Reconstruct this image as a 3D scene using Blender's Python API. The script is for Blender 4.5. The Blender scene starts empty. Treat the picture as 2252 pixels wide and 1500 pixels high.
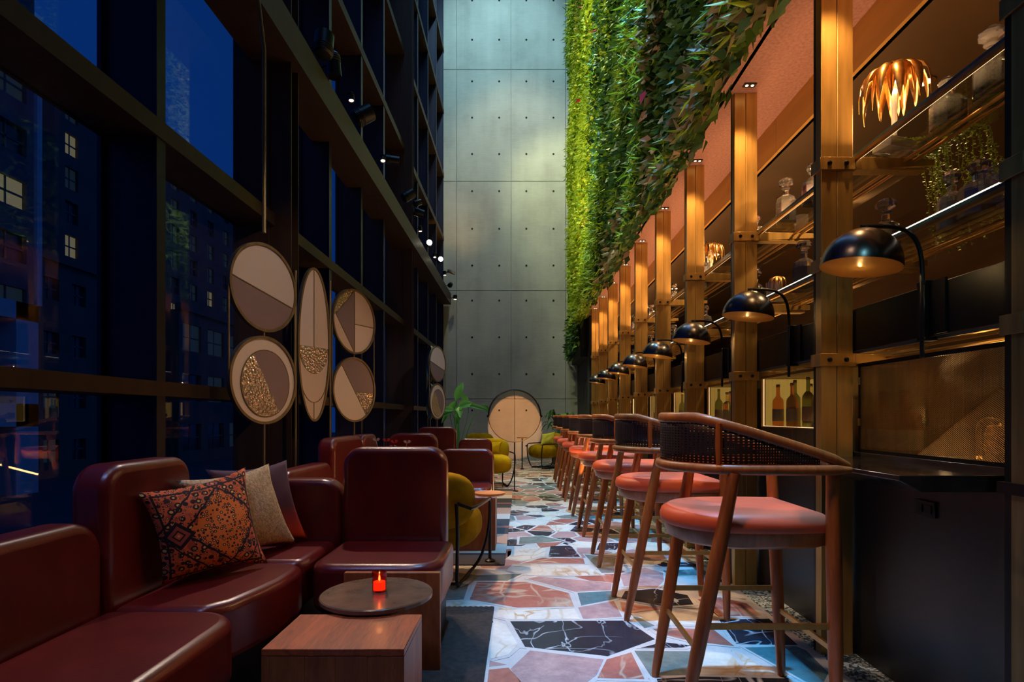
import bpy, bmesh, math, random
from math import pi, sin, cos, radians, sqrt
from mathutils import Vector, Matrix
import numpy as np
random.seed(7)
R = random.Random(11)
sc = bpy.context.scene
COL = sc.collection
# ------------------------------------------------------------------ camera, world, exposure
cam_d = bpy.data.cameras.new('camera'); cam = bpy.data.objects.new('camera', cam_d); COL.objects.link(cam)
cam.location = (0, 0, 1.0); cam.rotation_euler = (pi/2, 0, 0)
F = 1270.0
VX, VY = 1146.0, 915.0
cam_d.sensor_width = 36; cam_d.lens = F*36/2252
cam_d.shift_x = -(VX-1126)/2252; cam_d.shift_y = (VY-750)/2252
cam_d.clip_start = .05; cam_d.clip_end = 400
sc.camera = cam
vs = sc.view_settings
vs.view_transform = 'Standard'; vs.look = 'None'; vs.gamma = 1; vs.use_curve_mapping = False; vs.exposure = 0.55
w = bpy.data.worlds.new('dusk'); sc.world = w; w.use_nodes = True
bg = w.node_tree.nodes['Background']; bg.inputs[0].default_value = (0.0015, .019, .10, 1); bg.inputs[1].default_value = 1.0
sc.cycles.sample_clamp_indirect = 2.5; sc.cycles.sample_clamp_direct = 0
sc.cycles.max_bounces = 8; sc.cycles.transparent_max_bounces = 24; sc.cycles.transmission_bounces = 8
sc.cycles.caustics_reflective = False; sc.cycles.caustics_refractive = False

def light(kind, loc, target, energy, color, size=.1, cone=60, blend=.5, sy=None):
    d = bpy.data.lights.new(kind.lower(), kind); d.energy = energy; d.color = color
    o = bpy.data.objects.new(kind.lower()+'_light', d); COL.objects.link(o); o.location = loc
    if kind == 'SPOT': d.spot_size = radians(cone); d.spot_blend = blend; d.shadow_soft_size = size
    elif kind == 'POINT': d.shadow_soft_size = size
    elif kind == 'AREA':
        d.size = size
        if sy: d.shape = 'RECTANGLE'; d.size_y = sy
    if target is not None:
        v = Vector(target)-Vector(loc)
        o.rotation_euler = v.to_track_quat('-Z', 'Y').to_euler()
    return o
WARM = (1, .62, .28); WARM2 = (1, .5, .18); COOL = (.28, .6, 1.0); CYAN = (.42, .85, .85)
# area lamp added under the ceiling, standing in for cool light from above
light('AREA', (-.4, 6.5, 11.7), (-.4, 6.5, 0), 130, (.2, .5, 1.0), 2.4, sy=11)
# blue sun lamp added to brighten the street fronts
d_ = bpy.data.lights.new('sun', 'SUN'); d_.energy = .06; d_.color = (.16, .42, 1); d_.angle = .5; o_ = bpy.data.objects.new('dusk_sun', d_); COL.objects.link(o_); o_.rotation_euler = Vector((-1, .35, -.8)).to_track_quat('-Z', 'Y').to_euler()
# wall washers on the concrete end wall
light('SPOT', (-.6, 9.6, 11.4), (-.45, 13.2, 8.8), 560, (.52, .92, 1.0), .15, 75, .8)
light('SPOT', (.1, 10.2, 11.2), (-.1, 13.2, 4.4), 520, (1, .93, .66), .15, 60, .8)
light('SPOT', (-1.4, 11.9, 3.85), (-1.6, 13.2, 6.6), 40, (1, .66, .25), .05, 80, .9)
# spots at the beam and in the air above it, then added fills
light('SPOT', (-1.35, 8.3, 10.2), (1.2, 8.6, 6.4), 1500, (.95, 1.0, .50), .12, 75, .8)
light('SPOT', (-1.35, 11.0, 8.2), (1.2, 12.3, 6.0), 420, (.95, 1.0, .52), .12, 70, .8)
light('SPOT', (-1.35, 7.6, 4.2), (1.2, 9.2, 4.6), 520, (1, .95, .5), .1, 60, .7)
light('SPOT', (-1.35, 5.0, 8.3), (1.2, 6.0, 6.0), 420, (.9, .95, .5), .1, 60, .8)
light('SPOT', (-1.35, 3.2, 4.0), (1.2, 4.6, 3.8), 110, (1, .8, .55), .1, 70, .8)
light('SPOT', (-1.40, 5.45, 3.9), (.12, 4.0, 0), 300, (1, .66, .34), .06, 40, .6)
light('SPOT', (-1.40, 6.8, 3.9), (.25, 6.6, 0), 200, (1, .78, .58), .06, 50, .7)
light('SPOT', (-1.40, 4.75, 3.9), (-.05, 2.4, 0), 190, (1, .76, .6), .06, 48, .7)
light('SPOT', (-1.40, 9.95, 3.9), (.2, 8.8, 0), 150, (1, .75, .45), .06, 50, .7)
light('SPOT', (.55, 2.1, 9.0), (1.0, 2.6, 0), 3600, (.13, .50, 1.0), .1, 22, .9)  # blue fill spots added in mid-air over the bar aisle
light('SPOT', (.55, 4.6, 9.0), (.95, 5.2, 0), 3800, (.16, .54, 1.0), .1, 25, .9)
light('SPOT', (.6, 7.8, 9.0), (.9, 8.4, 0), 1500, (.2, .58, 1.0), .1, 19, .9)
light('SPOT', (.3, 2.2, 3.0), (1.25, 3.4, 2.9), 10, (1, .66, .4), .1, 80, .8)  # warm fill added in mid-air for the soffit and lowest leaves
light('SPOT', (-.9, 1.4, 4.5), (-.85, 2.2, .4), 34, (1, .6, .38), .1, 50, .7)  # fills added in mid-air for the sofa, warm then blue
light('SPOT', (-1.5, 0.2, 4.2), (-1.0, 1.5, .4), 110, (.30, .42, 1), .2, 40, .7)
light('SPOT', (.2, -.6, 3.0), (1.33, 1.43, 1.5), 38, (.35, .85, .9), .1, 30, .8)  # teal fill added in mid-air for the end post
light('SPOT', (-.2, 1.2, 2.8), (.78, 2.1, .7), 62, (1, .58, .32), .1, 42, .7)  # warm fill added in mid-air for the stool seats
light('SPOT', (.6, 2.4, 3.4), (-1.45, 4.1, 1.45), 85, (1, .74, .56), .06, 42, .6)  # fills added in mid-air for the near and far mirror screens
light('SPOT', (.6, 7.0, 3.4), (-1.3, 8.6, 1.45), 60, (.75, .85, 1), .06, 36, .6)

# ------------------------------------------------------------------ node helpers
def S(nt, typ, ins=None, **props):
    n = nt.nodes.new('ShaderNode'+typ)
    for k, v in props.items(): setattr(n, k, v)
    for k, v in (ins or {}).items():
        s = n.inputs[k]
        if isinstance(v, bpy.types.NodeSocket): nt.links.new(v, s)
        else:
            if hasattr(s.default_value, '__len__') and not hasattr(v, '__len__'): v = [v]*len(s.default_value)
            if hasattr(s.default_value, '__len__') and len(s.default_value) == 4 and len(v) == 3: v = (*v, 1)
            s.default_value = v
    return n
def M(nt, op, a, b=0.0, c=None):
    d = {0: a, 1: b}
    if c is not None: d[2] = c
    return S(nt, 'Math', d, operation=op).outputs[0]
def mixc(nt, f, a, b):
    n = nt.nodes.new('ShaderNodeMix'); n.data_type = 'RGBA'
    for i, v in ((0, f), (6, a), (7, b)):
        if isinstance(v, bpy.types.NodeSocket): nt.links.new(v, n.inputs[i])
        else: n.inputs[i].default_value = (*v, 1) if hasattr(v, '__len__') else v
    return n.outputs[2]
def ramp(nt, f, stops):
    n = nt.nodes.new('ShaderNodeValToRGB'); nt.links.new(f, n.inputs[0])
    e = n.color_ramp.elements; q = lambda c: (*c, 1) if hasattr(c, '__len__') else (c, c, c, 1)
    e[0].position = stops[0][0]; e[0].color = q(stops[0][1]); e[1].position = stops[-1][0]; e[1].color = q(stops[-1][1])
    for p, c in stops[1:-1]: x = e.new(p); x.color = q(c)
    return n.outputs[0]
def base(name):
    m = bpy.data.materials.new(name); m.use_nodes = True
    nt = m.node_tree; return m, nt, nt.nodes['Principled BSDF']
def setp(nt, b, **kw):
    names = dict(color='Base Color', rough='Roughness', metal='Metallic', coat='Coat Weight', spec='Specular IOR Level',
                 trans='Transmission Weight', ior='IOR', ecol='Emission Color', estr='Emission Strength', sheen='Sheen Weight', normal='Normal', coatr='Coat Roughness', alpha='Alpha')
    for k, v in kw.items():
        s = b.inputs[names[k]]
        if isinstance(v, bpy.types.NodeSocket): nt.links.new(v, s)
        else: s.default_value = (*v, 1) if hasattr(v, '__len__') and len(s.default_value) == 4 else v
def coords(nt, stretch=(1, 1, 1), kind='Object'):
    tc = S(nt, 'TexCoord'); return S(nt, 'Mapping', {0: tc.outputs[kind], 3: stretch}).outputs[0]
def noise(nt, vec, scale, detail=4, rough=.55, dist=0):
    return S(nt, 'TexNoise', {'Vector': vec, 'Scale': scale, 'Detail': detail, 'Roughness': rough, 'Distortion': dist}).outputs[0]
MATS = {}
def std(name, c1, c2=None, rough=.5, metal=0, scale=8, stretch=(1, 1, 1), bump=0, bscale=None, rvar=0, **kw):
    m, nt, b = base(name)
    v = coords(nt, stretch)
    f = noise(nt, v, scale, 5)
    c2 = c2 or tuple(x*.7 for x in c1)
    col = ramp(nt, f, [(.3, c2), (.7, c1)])
    setp(nt, b, color=col, rough=rough, metal=metal, **kw)
    if rvar: setp(nt, b, rough=M(nt, 'MULTIPLY_ADD', f, rvar*2, rough-rvar))
    if bump:
        h = noise(nt, v, bscale or scale*4, 6)
        setp(nt, b, normal=S(nt, 'Bump', {'Strength': bump, 'Distance': .01, 'Height': h}).outputs[0])
    MATS[name] = m; return m
def emis(name, c, s):
    m, nt, b = base(name); setp(nt, b, color=(0.02, .02, .02), ecol=c, estr=s); MATS[name] = m; return m
# ------------------------------------------------------------------ materials
std('brass', (.60, .36, .11), (.42, .25, .075), rough=.42, metal=.72, scale=5, stretch=(6, 6, .6), rvar=.12)
std('old_brass', (.30, .22, .10), (.16, .13, .07), rough=.5, metal=.8, scale=5, stretch=(6, 6, .6), rvar=.1)
std('bright_brass', (.85, .55, .2), (.7, .42, .14), rough=.28, metal=1, scale=12)
std('dark_steel', (.012, .014, .018), rough=.38, metal=.6, scale=6, rvar=.08)
std('black_metal', (.008, .008, .009), rough=.35, metal=.3, scale=20)
std('frame_steel', (.022, .022, .045), (.014, .014, .03), rough=.45, metal=.4, scale=3, stretch=(2, 2, .4))  # blue cast of reflected sky put into the steel colour
std('rust_steel', (.055, .026, .012), (.035, .018, .010), rough=.55, metal=.4, scale=4, stretch=(4, 4, .4))
std('leather', (.17, .012, .010), (.10, .007, .007), rough=.30, scale=6, bump=.08, bscale=120, coat=.35, coatr=.3)
std('salmon_leather', (.76, .135, .055), (.66, .105, .045), rough=.5, scale=5, bump=.03, bscale=100)
std('fascia_brass', (.62, .33, .085), (.42, .21, .05), rough=.5, metal=.35, scale=1.2, stretch=(1, .5, 5))
std('olive_velvet', (.40, .235, .002), (.19, .105, .001), rough=.95, scale=7, spec=.1)
std('mustard_velvet', (.72, .42, .006), (.5, .29, .004), rough=.95, scale=7, spec=.1)
std('lime_fabric', (.62, .55, .05), rough=.9, scale=9)
std('plaster', (.42, .20, .155), (.27, .125, .10), rough=.95, scale=60, bump=.5, bscale=90)
std('ceiling_brown', (.085, .042, .014), (.06, .03, .011), rough=.55, scale=2)
std('brown_stone', (.24, .15, .085), (.14, .09, .05), rough=.22, scale=14, coat=.2)
std('bronze_panel', (.16, .09, .035), (.09, .05, .02), rough=.35, metal=.5, scale=1.5, stretch=(1, 1, 4))
std('black_stone', (.012, .010, .012), (.03, .024, .024), rough=.16, scale=9, coat=.3)
std('navy_panel', (.010, .010, .016), (.007, .007, .010), rough=.35, scale=3)
std('black_cane', (.014, .009, .014), rough=.6)
std('rubber', (.015, .012, .011), (.03, .025, .022), rough=.9, scale=120, bump=.6, bscale=300)
std('soil', (.02, .014, .01), rough=1)
std('pot', (.06, .05, .045), rough=.6)
std('brick', (.16, .10, .08), (.10, .065, .055), rough=.9, scale=.4)
std('pale_stone', (.45, .47, .5), (.32, .34, .38), rough=.9, scale=.5)
std('dark_stone', (.12, .12, .13), (.07, .07, .08), rough=.9, scale=.5)
std('asphalt', (.06, .06, .065), rough=.9, scale=1)
std('dark_wall', (.02, .02, .022), rough=.9)
std('candle_wax', (.9, .25, .12), rough=.5, ecol=(1, .16, .04), estr=.9)
std('cream_fabric', (.88, .68, .40), (.42, .31, .17), rough=.95, scale=80, bump=.9, bscale=160)
std('white_paper', (.8, .7, .6), rough=.8)
std('label_paper', (.75, .6, .35), (.6, .45, .25), rough=.8, scale=60)
emis('led', (1, .62, .30), 1.3); emis('led_white', (1, .84, .66), 1.6); emis('lens', (1, .9, .7), 40); emis('dim_lens', (1, .6, .4), 3)
emis('bulb', (1, .72, .36), 30); emis('flame', (1, .6, .2), 22); emis('window_lit', (1, .78, .4), .09); emis('window_dim', (.35, .6, .75), .012)
emis('niche_glow', (1, .58, .10), .36); emis('downlight_glow', (1, .75, .45), 6)
std('window_dark', (.02, .03, .04), rough=.15)
std('shade_black', (.10, .10, .11), rough=.27, metal=1, scale=10)
std('lamp_lining', (1, .60, .12), (.9, .48, .08), rough=.45, metal=.45, scale=10)
std('palm_gold', (.95, .62, .24), (.8, .42, .12), rough=.3, metal=1, scale=30, stretch=(1, 1, 3))
def mglass(name, col, rough=.03, ior=1.45, tr=1.0):
    m, nt, b = base(name); setp(nt, b, color=col, rough=rough, trans=tr, ior=ior); MATS[name] = m
mglass('crystal', (1, .93, .88), .04, 1.5, .92); mglass('crystal_block', (1, .93, .88), .05, 1.5, .7); mglass('amber_glass', (.9, .30, .05), .05, 1.3, .8); mglass('green_glass', (.15, .22, .04)); mglass('red_glass', (.9, .10, .04), .08); mglass('clear_bottle', (.95, .85, .5))
std('liquor', (.24, .018, .006), (.12, .010, .004), rough=.15, scale=20)
def pane(name, tint, spec, rough=0.0):
    m, nt, b = base(name); nt.nodes.remove(b)
    t = S(nt, 'BsdfTransparent', {0: tint}); g = S(nt, 'BsdfGlossy', {0: (1, 1, 1), 'Roughness': rough})
    f = S(nt, 'LayerWeight', {0: .5}).outputs['Facing']; fa = M(nt, 'MULTIPLY', M(nt, 'MULTIPLY_ADD', M(nt, 'POWER', f, 5.0), .95, .04), spec)
    x = S(nt, 'MixShader', {0: fa, 1: t.outputs[0], 2: g.outputs[0]})
    nt.links.new(x.outputs[0], nt.nodes['Material Output'].inputs[0]); MATS[name] = m
pane('window_glass', (.88, .94, 1.0), .7); pane('shelf_glass', (.95, .98, .96), 1.0); pane('amber_disc', (1, .93, .84), 1.0, .3)
# thin glass edge
std('glass_edge', (.12, .22, .18), rough=.2)
def wood(name, a, b_, rough=.4, sc_=3.0, axis='X'):
    m, nt, b = base(name)
    st = {'X': (.12, 1, 1), 'Y': (1, .12, 1), 'Z': (1, 1, .12)}[axis]
    v = coords(nt, tuple(s*sc_*8 for s in st))
    n1 = noise(nt, v, 1.0, 6, .6, 1.2)
    v2 = coords(nt, tuple(s*sc_*60 for s in st)); n2 = noise(nt, v2, 1.0, 3)
    f = M(nt, 'MULTIPLY_ADD', n2, .35, M(nt, 'MULTIPLY', n1, .75))
    setp(nt, b, color=ramp(nt, f, [(.35, b_), (.68, a)]), rough=rough, coat=.03)
    MATS[name] = m
wood('walnut', (.55, .12, .030), (.20, .04, .012), axis='Y'); wood('walnut_side', (.42, .125, .034), (.22, .055, .016), axis='Z')
wood('stool_wood', (.42, .115, .022), (.20, .055, .013), .38, 2.0, 'Z'); wood('orange_wood', (.8, .33, .12), (.6, .22, .08), .4, 3, 'X')
# concrete
def concrete():
    m, nt, b = base('concrete'); v = coords(nt, (1, 1, 1))
    big = noise(nt, v, .9, 7, .62); st = noise(nt, coords(nt, (3, 1, .25)), 1.2, 5); fine = noise(nt, coords(nt, (1, 1, 9)), 4, 8, .7); sp = noise(nt, v, 40, 3)
    f = M(nt, 'ADD', M(nt, 'MULTIPLY', big, .55), M(nt, 'ADD', M(nt, 'MULTIPLY', st, .25), M(nt, 'MULTIPLY_ADD', fine, .14, M(nt, 'MULTIPLY', sp, .08))))
    setp(nt, b, color=ramp(nt, f, [(.34, (.26, .25, .22)), (.5, (.37, .36, .315)), (.68, (.48, .465, .41))]), rough=.78,
         normal=S(nt, 'Bump', {'Strength': .25, 'Distance': .01, 'Height': fine}).outputs[0])
    MATS['concrete'] = m
concrete()
# marbles
def stone(name, a, b_, vein=None, vs_=3, amt=.03, fine=30, rough=.22):
    m, nt, b = base(name); v = coords(nt)
    f = noise(nt, v, 6, 8, .65, .6); g = noise(nt, v, fine, 6, .7)
    col = ramp(nt, M(nt, 'MULTIPLY_ADD', g, .4, M(nt, 'MULTIPLY', f, .6)), [(.36, b_), (.62, a)])
    if vein:
        n = noise(nt, coords(nt, (1, 2.4, 1)), vs_*.6, 2, .5, .5); d = M(nt, 'ABSOLUTE', M(nt, 'SUBTRACT', n, .5))
        n2 = noise(nt, coords(nt, (2.2, .9, 1)), vs_*.8, 3, .5, .8); d2 = M(nt, 'ABSOLUTE', M(nt, 'SUBTRACT', n2, .47))
        dm = M(nt, 'MINIMUM', d, M(nt, 'MULTIPLY', d2, .8)); k = M(nt, 'SUBTRACT', 1.0, M(nt, 'DIVIDE', dm, amt)); k.node.use_clamp = True
        k = M(nt, 'MULTIPLY', k, ramp(nt, noise(nt, v, vs_*.8, 2), [(.4, 0.0), (.6, 1.0)]))
        col = mixc(nt, k, col, vein)
    setp(nt, b, color=col, rough=rough, coat=.15, coatr=.15); MATS[name] = m
stone('marble_black', (.030, .034, .050), (.014, .016, .026), (.72, .72, .75), 3.2, .012)
stone('marble_red', (.52, .17, .12), (.36, .11, .08), (.62, .45, .32), 2.4, .03)
stone('marble_pink', (.60, .36, .32), (.34, .19, .20), None, fine=26)
stone('marble_cream', (.86, .78, .68), (.66, .58, .50), (.55, .33, .15), 2.0, .02)
stone('marble_green', (.25, .27, .23), (.12, .145, .13), None, fine=20)
stone('marble_teal', (.12, .24, .25), (.07, .15, .17), (.4, .45, .45), 3, .01)
stone('grout', (.66, .60, .57), (.50, .46, .44), None, fine=90, rough=.35)
def terrazzo():
    m, nt, b = base('terrazzo'); v = coords(nt)
    x = S(nt, 'TexVoronoi', {'Vector': v, 'Scale': 95})
    setp(nt, b, color=ramp(nt, S(nt, 'SeparateColor', {0: x.outputs['Color']}).outputs[0], [(.35, (.08, .12, .15)), (.5, (.25, .36, .42)), (.72, (.75, .85, .9))]), rough=.25); MATS['terrazzo'] = m
terrazzo()
# foliage colours, a hue for each leaf
def leaf(name, cols, rough=.5):
    m, nt, b = base(name); g = S(nt, 'NewGeometry').outputs['Random Per Island']
    pn = noise(nt, coords(nt), 1.1, 2); f = M(nt, 'ADD', M(nt, 'MULTIPLY', g, .6), M(nt, 'MULTIPLY', pn, .4))
    n = len(cols); col = ramp(nt, f, [(.12+.76*i/(n-1), c) for i, c in enumerate(cols)])
    setp(nt, b, color=col, rough=rough, spec=.3)
    t = S(nt, 'BsdfTranslucent', {0: col}); x = S(nt, 'MixShader', {0: .3, 1: b.outputs[0], 2: t.outputs[0]})
    nt.links.new(x.outputs[0], nt.nodes['Material Output'].inputs[0]); MATS[name] = m
leaf('leaf_moss', [(.05, .13, .008), (.28, .40, .015), (.14, .28, .015), (.55, .58, .03), (.18, .09, .03)])  # moss greens with spotlit brightness mixed into the colour
leaf('leaf_dark', [(.03, .075, .014), (.07, .15, .018), (.025, .08, .04), (.16, .26, .02)])
leaf('leaf_fern', [(.20, .30, .012), (.34, .42, .02), (.12, .22, .012)])
leaf('leaf_brown', [(.16, .09, .045), (.32, .24, .11), (.12, .14, .04), (.36, .17, .12)])
leaf('leaf_red', [(.5, .02, .03), (.3, .02, .03), (.6, .05, .05)])
leaf('leaf_big', [(.04, .30, .12), (.16, .46, .05), (.05, .30, .24)])  # raised tones stand in for blue and yellow light on the leaves
leaf('leaf_trail', [(.30, .42, .03), (.42, .52, .05), (.2, .34, .03)])
# mirror finishes
def mirror(name, col, rough, bump=0, bs=60, metal=1.0):
    m, nt, b = base(name); v = coords(nt)
    setp(nt, b, color=col, rough=rough, metal=metal)
    if bump: setp(nt, b, normal=S(nt, 'Bump', {'Strength': bump, 'Distance': .01, 'Height': S(nt, 'TexVoronoi', {'Vector': v, 'Scale': bs}).outputs[0]}).outputs[0])
    MATS[name] = m
mirror('mirror_pale', (.78, .66, .58), .5, metal=.55); mirror('mirror_gold', (.72, .56, .43), .5, metal=.45); mirror('mirror_mauve', (.28, .20, .20), .45, metal=.5)
mirror('mirror_pebble', (.80, .60, .42), .22, 1.0, 60, .9)
def perforated():
    m, nt, b = base('perforated_panel'); v = coords(nt); x = S(nt, 'TexVoronoi', {'Vector': v, 'Scale': 130}, )
    x.inputs['Randomness'].default_value = .1
    setp(nt, b, color=ramp(nt, x.outputs[0], [(.25, (.22, .19, .18)), (.4, (.62, .52, .46))]), rough=.5, metal=.4); MATS['perforated_panel'] = m
perforated()
# sunset cushion: purple above, red at the hem
def ombre():
    m, nt, b = base('ombre_velvet'); uv = S(nt, 'TexCoord').outputs['UV']; s = S(nt, 'SeparateXYZ', {0: uv})
    f = M(nt, 'MULTIPLY_ADD', noise(nt, uv, 4, 4), .25, s.outputs[1])
    setp(nt, b, color=ramp(nt, f, [(.22, (.70, .06, .015)), (.45, (.34, .035, .03)), (.62, (.12, .045, .07)), (1.0, (.09, .05, .085))]), rough=.95); MATS['ombre_velvet'] = m
ombre()
def kilim():
    m, nt, b = base('kilim_fabric'); uv = S(nt, 'TexCoord').outputs['UV']; s = S(nt, 'SeparateXYZ', {0: uv}); u, v = s.outputs[0], s.outputs[1]
    mm = lambda op, a, b_=0.0: M(nt, op, a, b_)
    dia = lambda cu, cv, k=1.0: mm('ADD', mm('ABSOLUTE', mm('SUBTRACT', u, cu)), mm('MULTIPLY', mm('ABSOLUTE', mm('SUBTRACT', v, cv)), k))
    band = lambda d, r, w_: mm('LESS_THAN', mm('ABSOLUTE', mm('SUBTRACT', d, r)), w_)
    basec = ramp(nt, noise(nt, uv, 9, 3), [(.35, (.42, .07, .03)), (.5, (.80, .17, .04)), (.62, (.62, .13, .06))])
    def flowers(scale, col, r0, dark, thr):
        x = S(nt, 'TexVoronoi', {'Vector': uv, 'Scale': scale}); x.inputs['Randomness'].default_value = .55
        d = x.outputs[0]; sel = mm('GREATER_THAN', S(nt, 'SeparateColor', {0: x.outputs['Color']}).outputs[0], thr)
        ring = mm('MULTIPLY', mm('MULTIPLY', mm('LESS_THAN', d, r0), mm('GREATER_THAN', d, r0*.5)), sel)
        core = mm('MULTIPLY', mm('LESS_THAN', d, r0*.5), sel)
        c = mixc(nt, ring, col, dark); return mixc(nt, core, c, (.85, .55, .12))
    field = flowers(15, basec, .46, (.03, .01, .015), .08)
    field = flowers(38, field, .42, (.06, .012, .02), .35)
    med = flowers(30, (.85, .22, .03), .46, (.07, .012, .015), .1)
    dc = dia(.60, .52, .95)
    col = mixc(nt, mm('LESS_THAN', dc, .34), field, med)
    saw = lambda a, n: mm('ABSOLUTE', mm('SUBTRACT', mm('FRACT', mm('MULTIPLY', a, n)), .5))
    dz = mm('ADD', dc, mm('MULTIPLY', saw(u, 9), .03))
    col = mixc(nt, band(dz, .39, .014), col, (.015, .006, .012))
    col = mixc(nt, band(dz, .62, .012), col, (.015, .006, .012))
    for cu, cv, r in ((.17, .50, .15), (.60, .97, .08), (.97, .52, .12), (.62, .07, .08)):
        d2 = dia(cu, cv, 1.0)
        for rr, c in ((r, (.015, .006, .012)), (r*.70, (.40, .09, .06)), (r*.42, (.03, .01, .015)), (r*.28, (.62, .17, .08)), (r*.10, (.9, .5, .2))):
            col = mixc(nt, mm('LESS_THAN', d2, rr), col, c)
    e = mm('MAXIMUM', mm('ABSOLUTE', mm('SUBTRACT', u, .5)), mm('ABSOLUTE', mm('SUBTRACT', v, .5)))
    col = mixc(nt, band(e, .44, .010), col, (.02, .01, .015))
    w_ = S(nt, 'TexWave', {'Vector': uv, 'Scale': 60}).outputs['Fac']
    setp(nt, b, color=col, rough=.95, normal=S(nt, 'Bump', {'Strength': .4, 'Distance': .004, 'Height': w_}).outputs[0]); MATS['kilim_fabric'] = m
kilim()
def rugmat(name, kind):
    m, nt, b = base(name); tc = S(nt, 'TexCoord').outputs['Object']; s = S(nt, 'SeparateXYZ', {0: tc})
    rib = M(nt, 'SINE', M(nt, 'MULTIPLY', s.outputs[0], 700)); rib2 = M(nt, 'SINE', M(nt, 'MULTIPLY', s.outputs[1], 500))
    if kind == 0:
        col = ramp(nt, noise(nt, tc, 40, 4), [(.3, (.018, .014, .013)), (.7, (.045, .034, .03))])
    else:
        f = M(nt, 'FRACT', M(nt, 'MULTIPLY', s.outputs[1], .72))
        col = ramp(nt, f, [(0, (.50, .26, .17)), (.27, (.50, .26, .17)), (.28, (.05, .045, .045)), (.47, (.05, .045, .045)), (.48, (.34, .10, .07)), (.53, (.34, .10, .07)), (.54, (.05, .045, .05)), (.78, (.05, .045, .05)), (.79, (.62, .5, .42)), (1, (.62, .5, .42))])
        col.node.color_ramp.interpolation = 'CONSTANT'
    setp(nt, b, color=col, rough=.95, normal=S(nt, 'Bump', {'Strength': .6, 'Distance': .003, 'Height': M(nt, 'MULTIPLY', rib, rib2)}).outputs[0]); MATS[name] = m
rugmat('black_rug', 0); rugmat('striped_rug', 1)
# cane weave seen as a sheet with small round holes
def cane():
    m, nt, b = base('cane_weave'); uv = S(nt, 'TexCoord').outputs['UV']; s = S(nt, 'SeparateXYZ', {0: uv})
    a = M(nt, 'SUBTRACT', M(nt, 'FRACT', M(nt, 'MULTIPLY', s.outputs[0], 120)), .5)
    c = M(nt, 'SUBTRACT', M(nt, 'FRACT', M(nt, 'MULTIPLY', s.outputs[1], 18)), .5)
    d = M(nt, 'ADD', M(nt, 'MULTIPLY', a, a), M(nt, 'MULTIPLY', c, c))
    setp(nt, b, color=(.016, .010, .014), rough=.55, alpha=M(nt, 'GREATER_THAN', d, .055)); MATS['cane_weave'] = m
cane()

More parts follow.
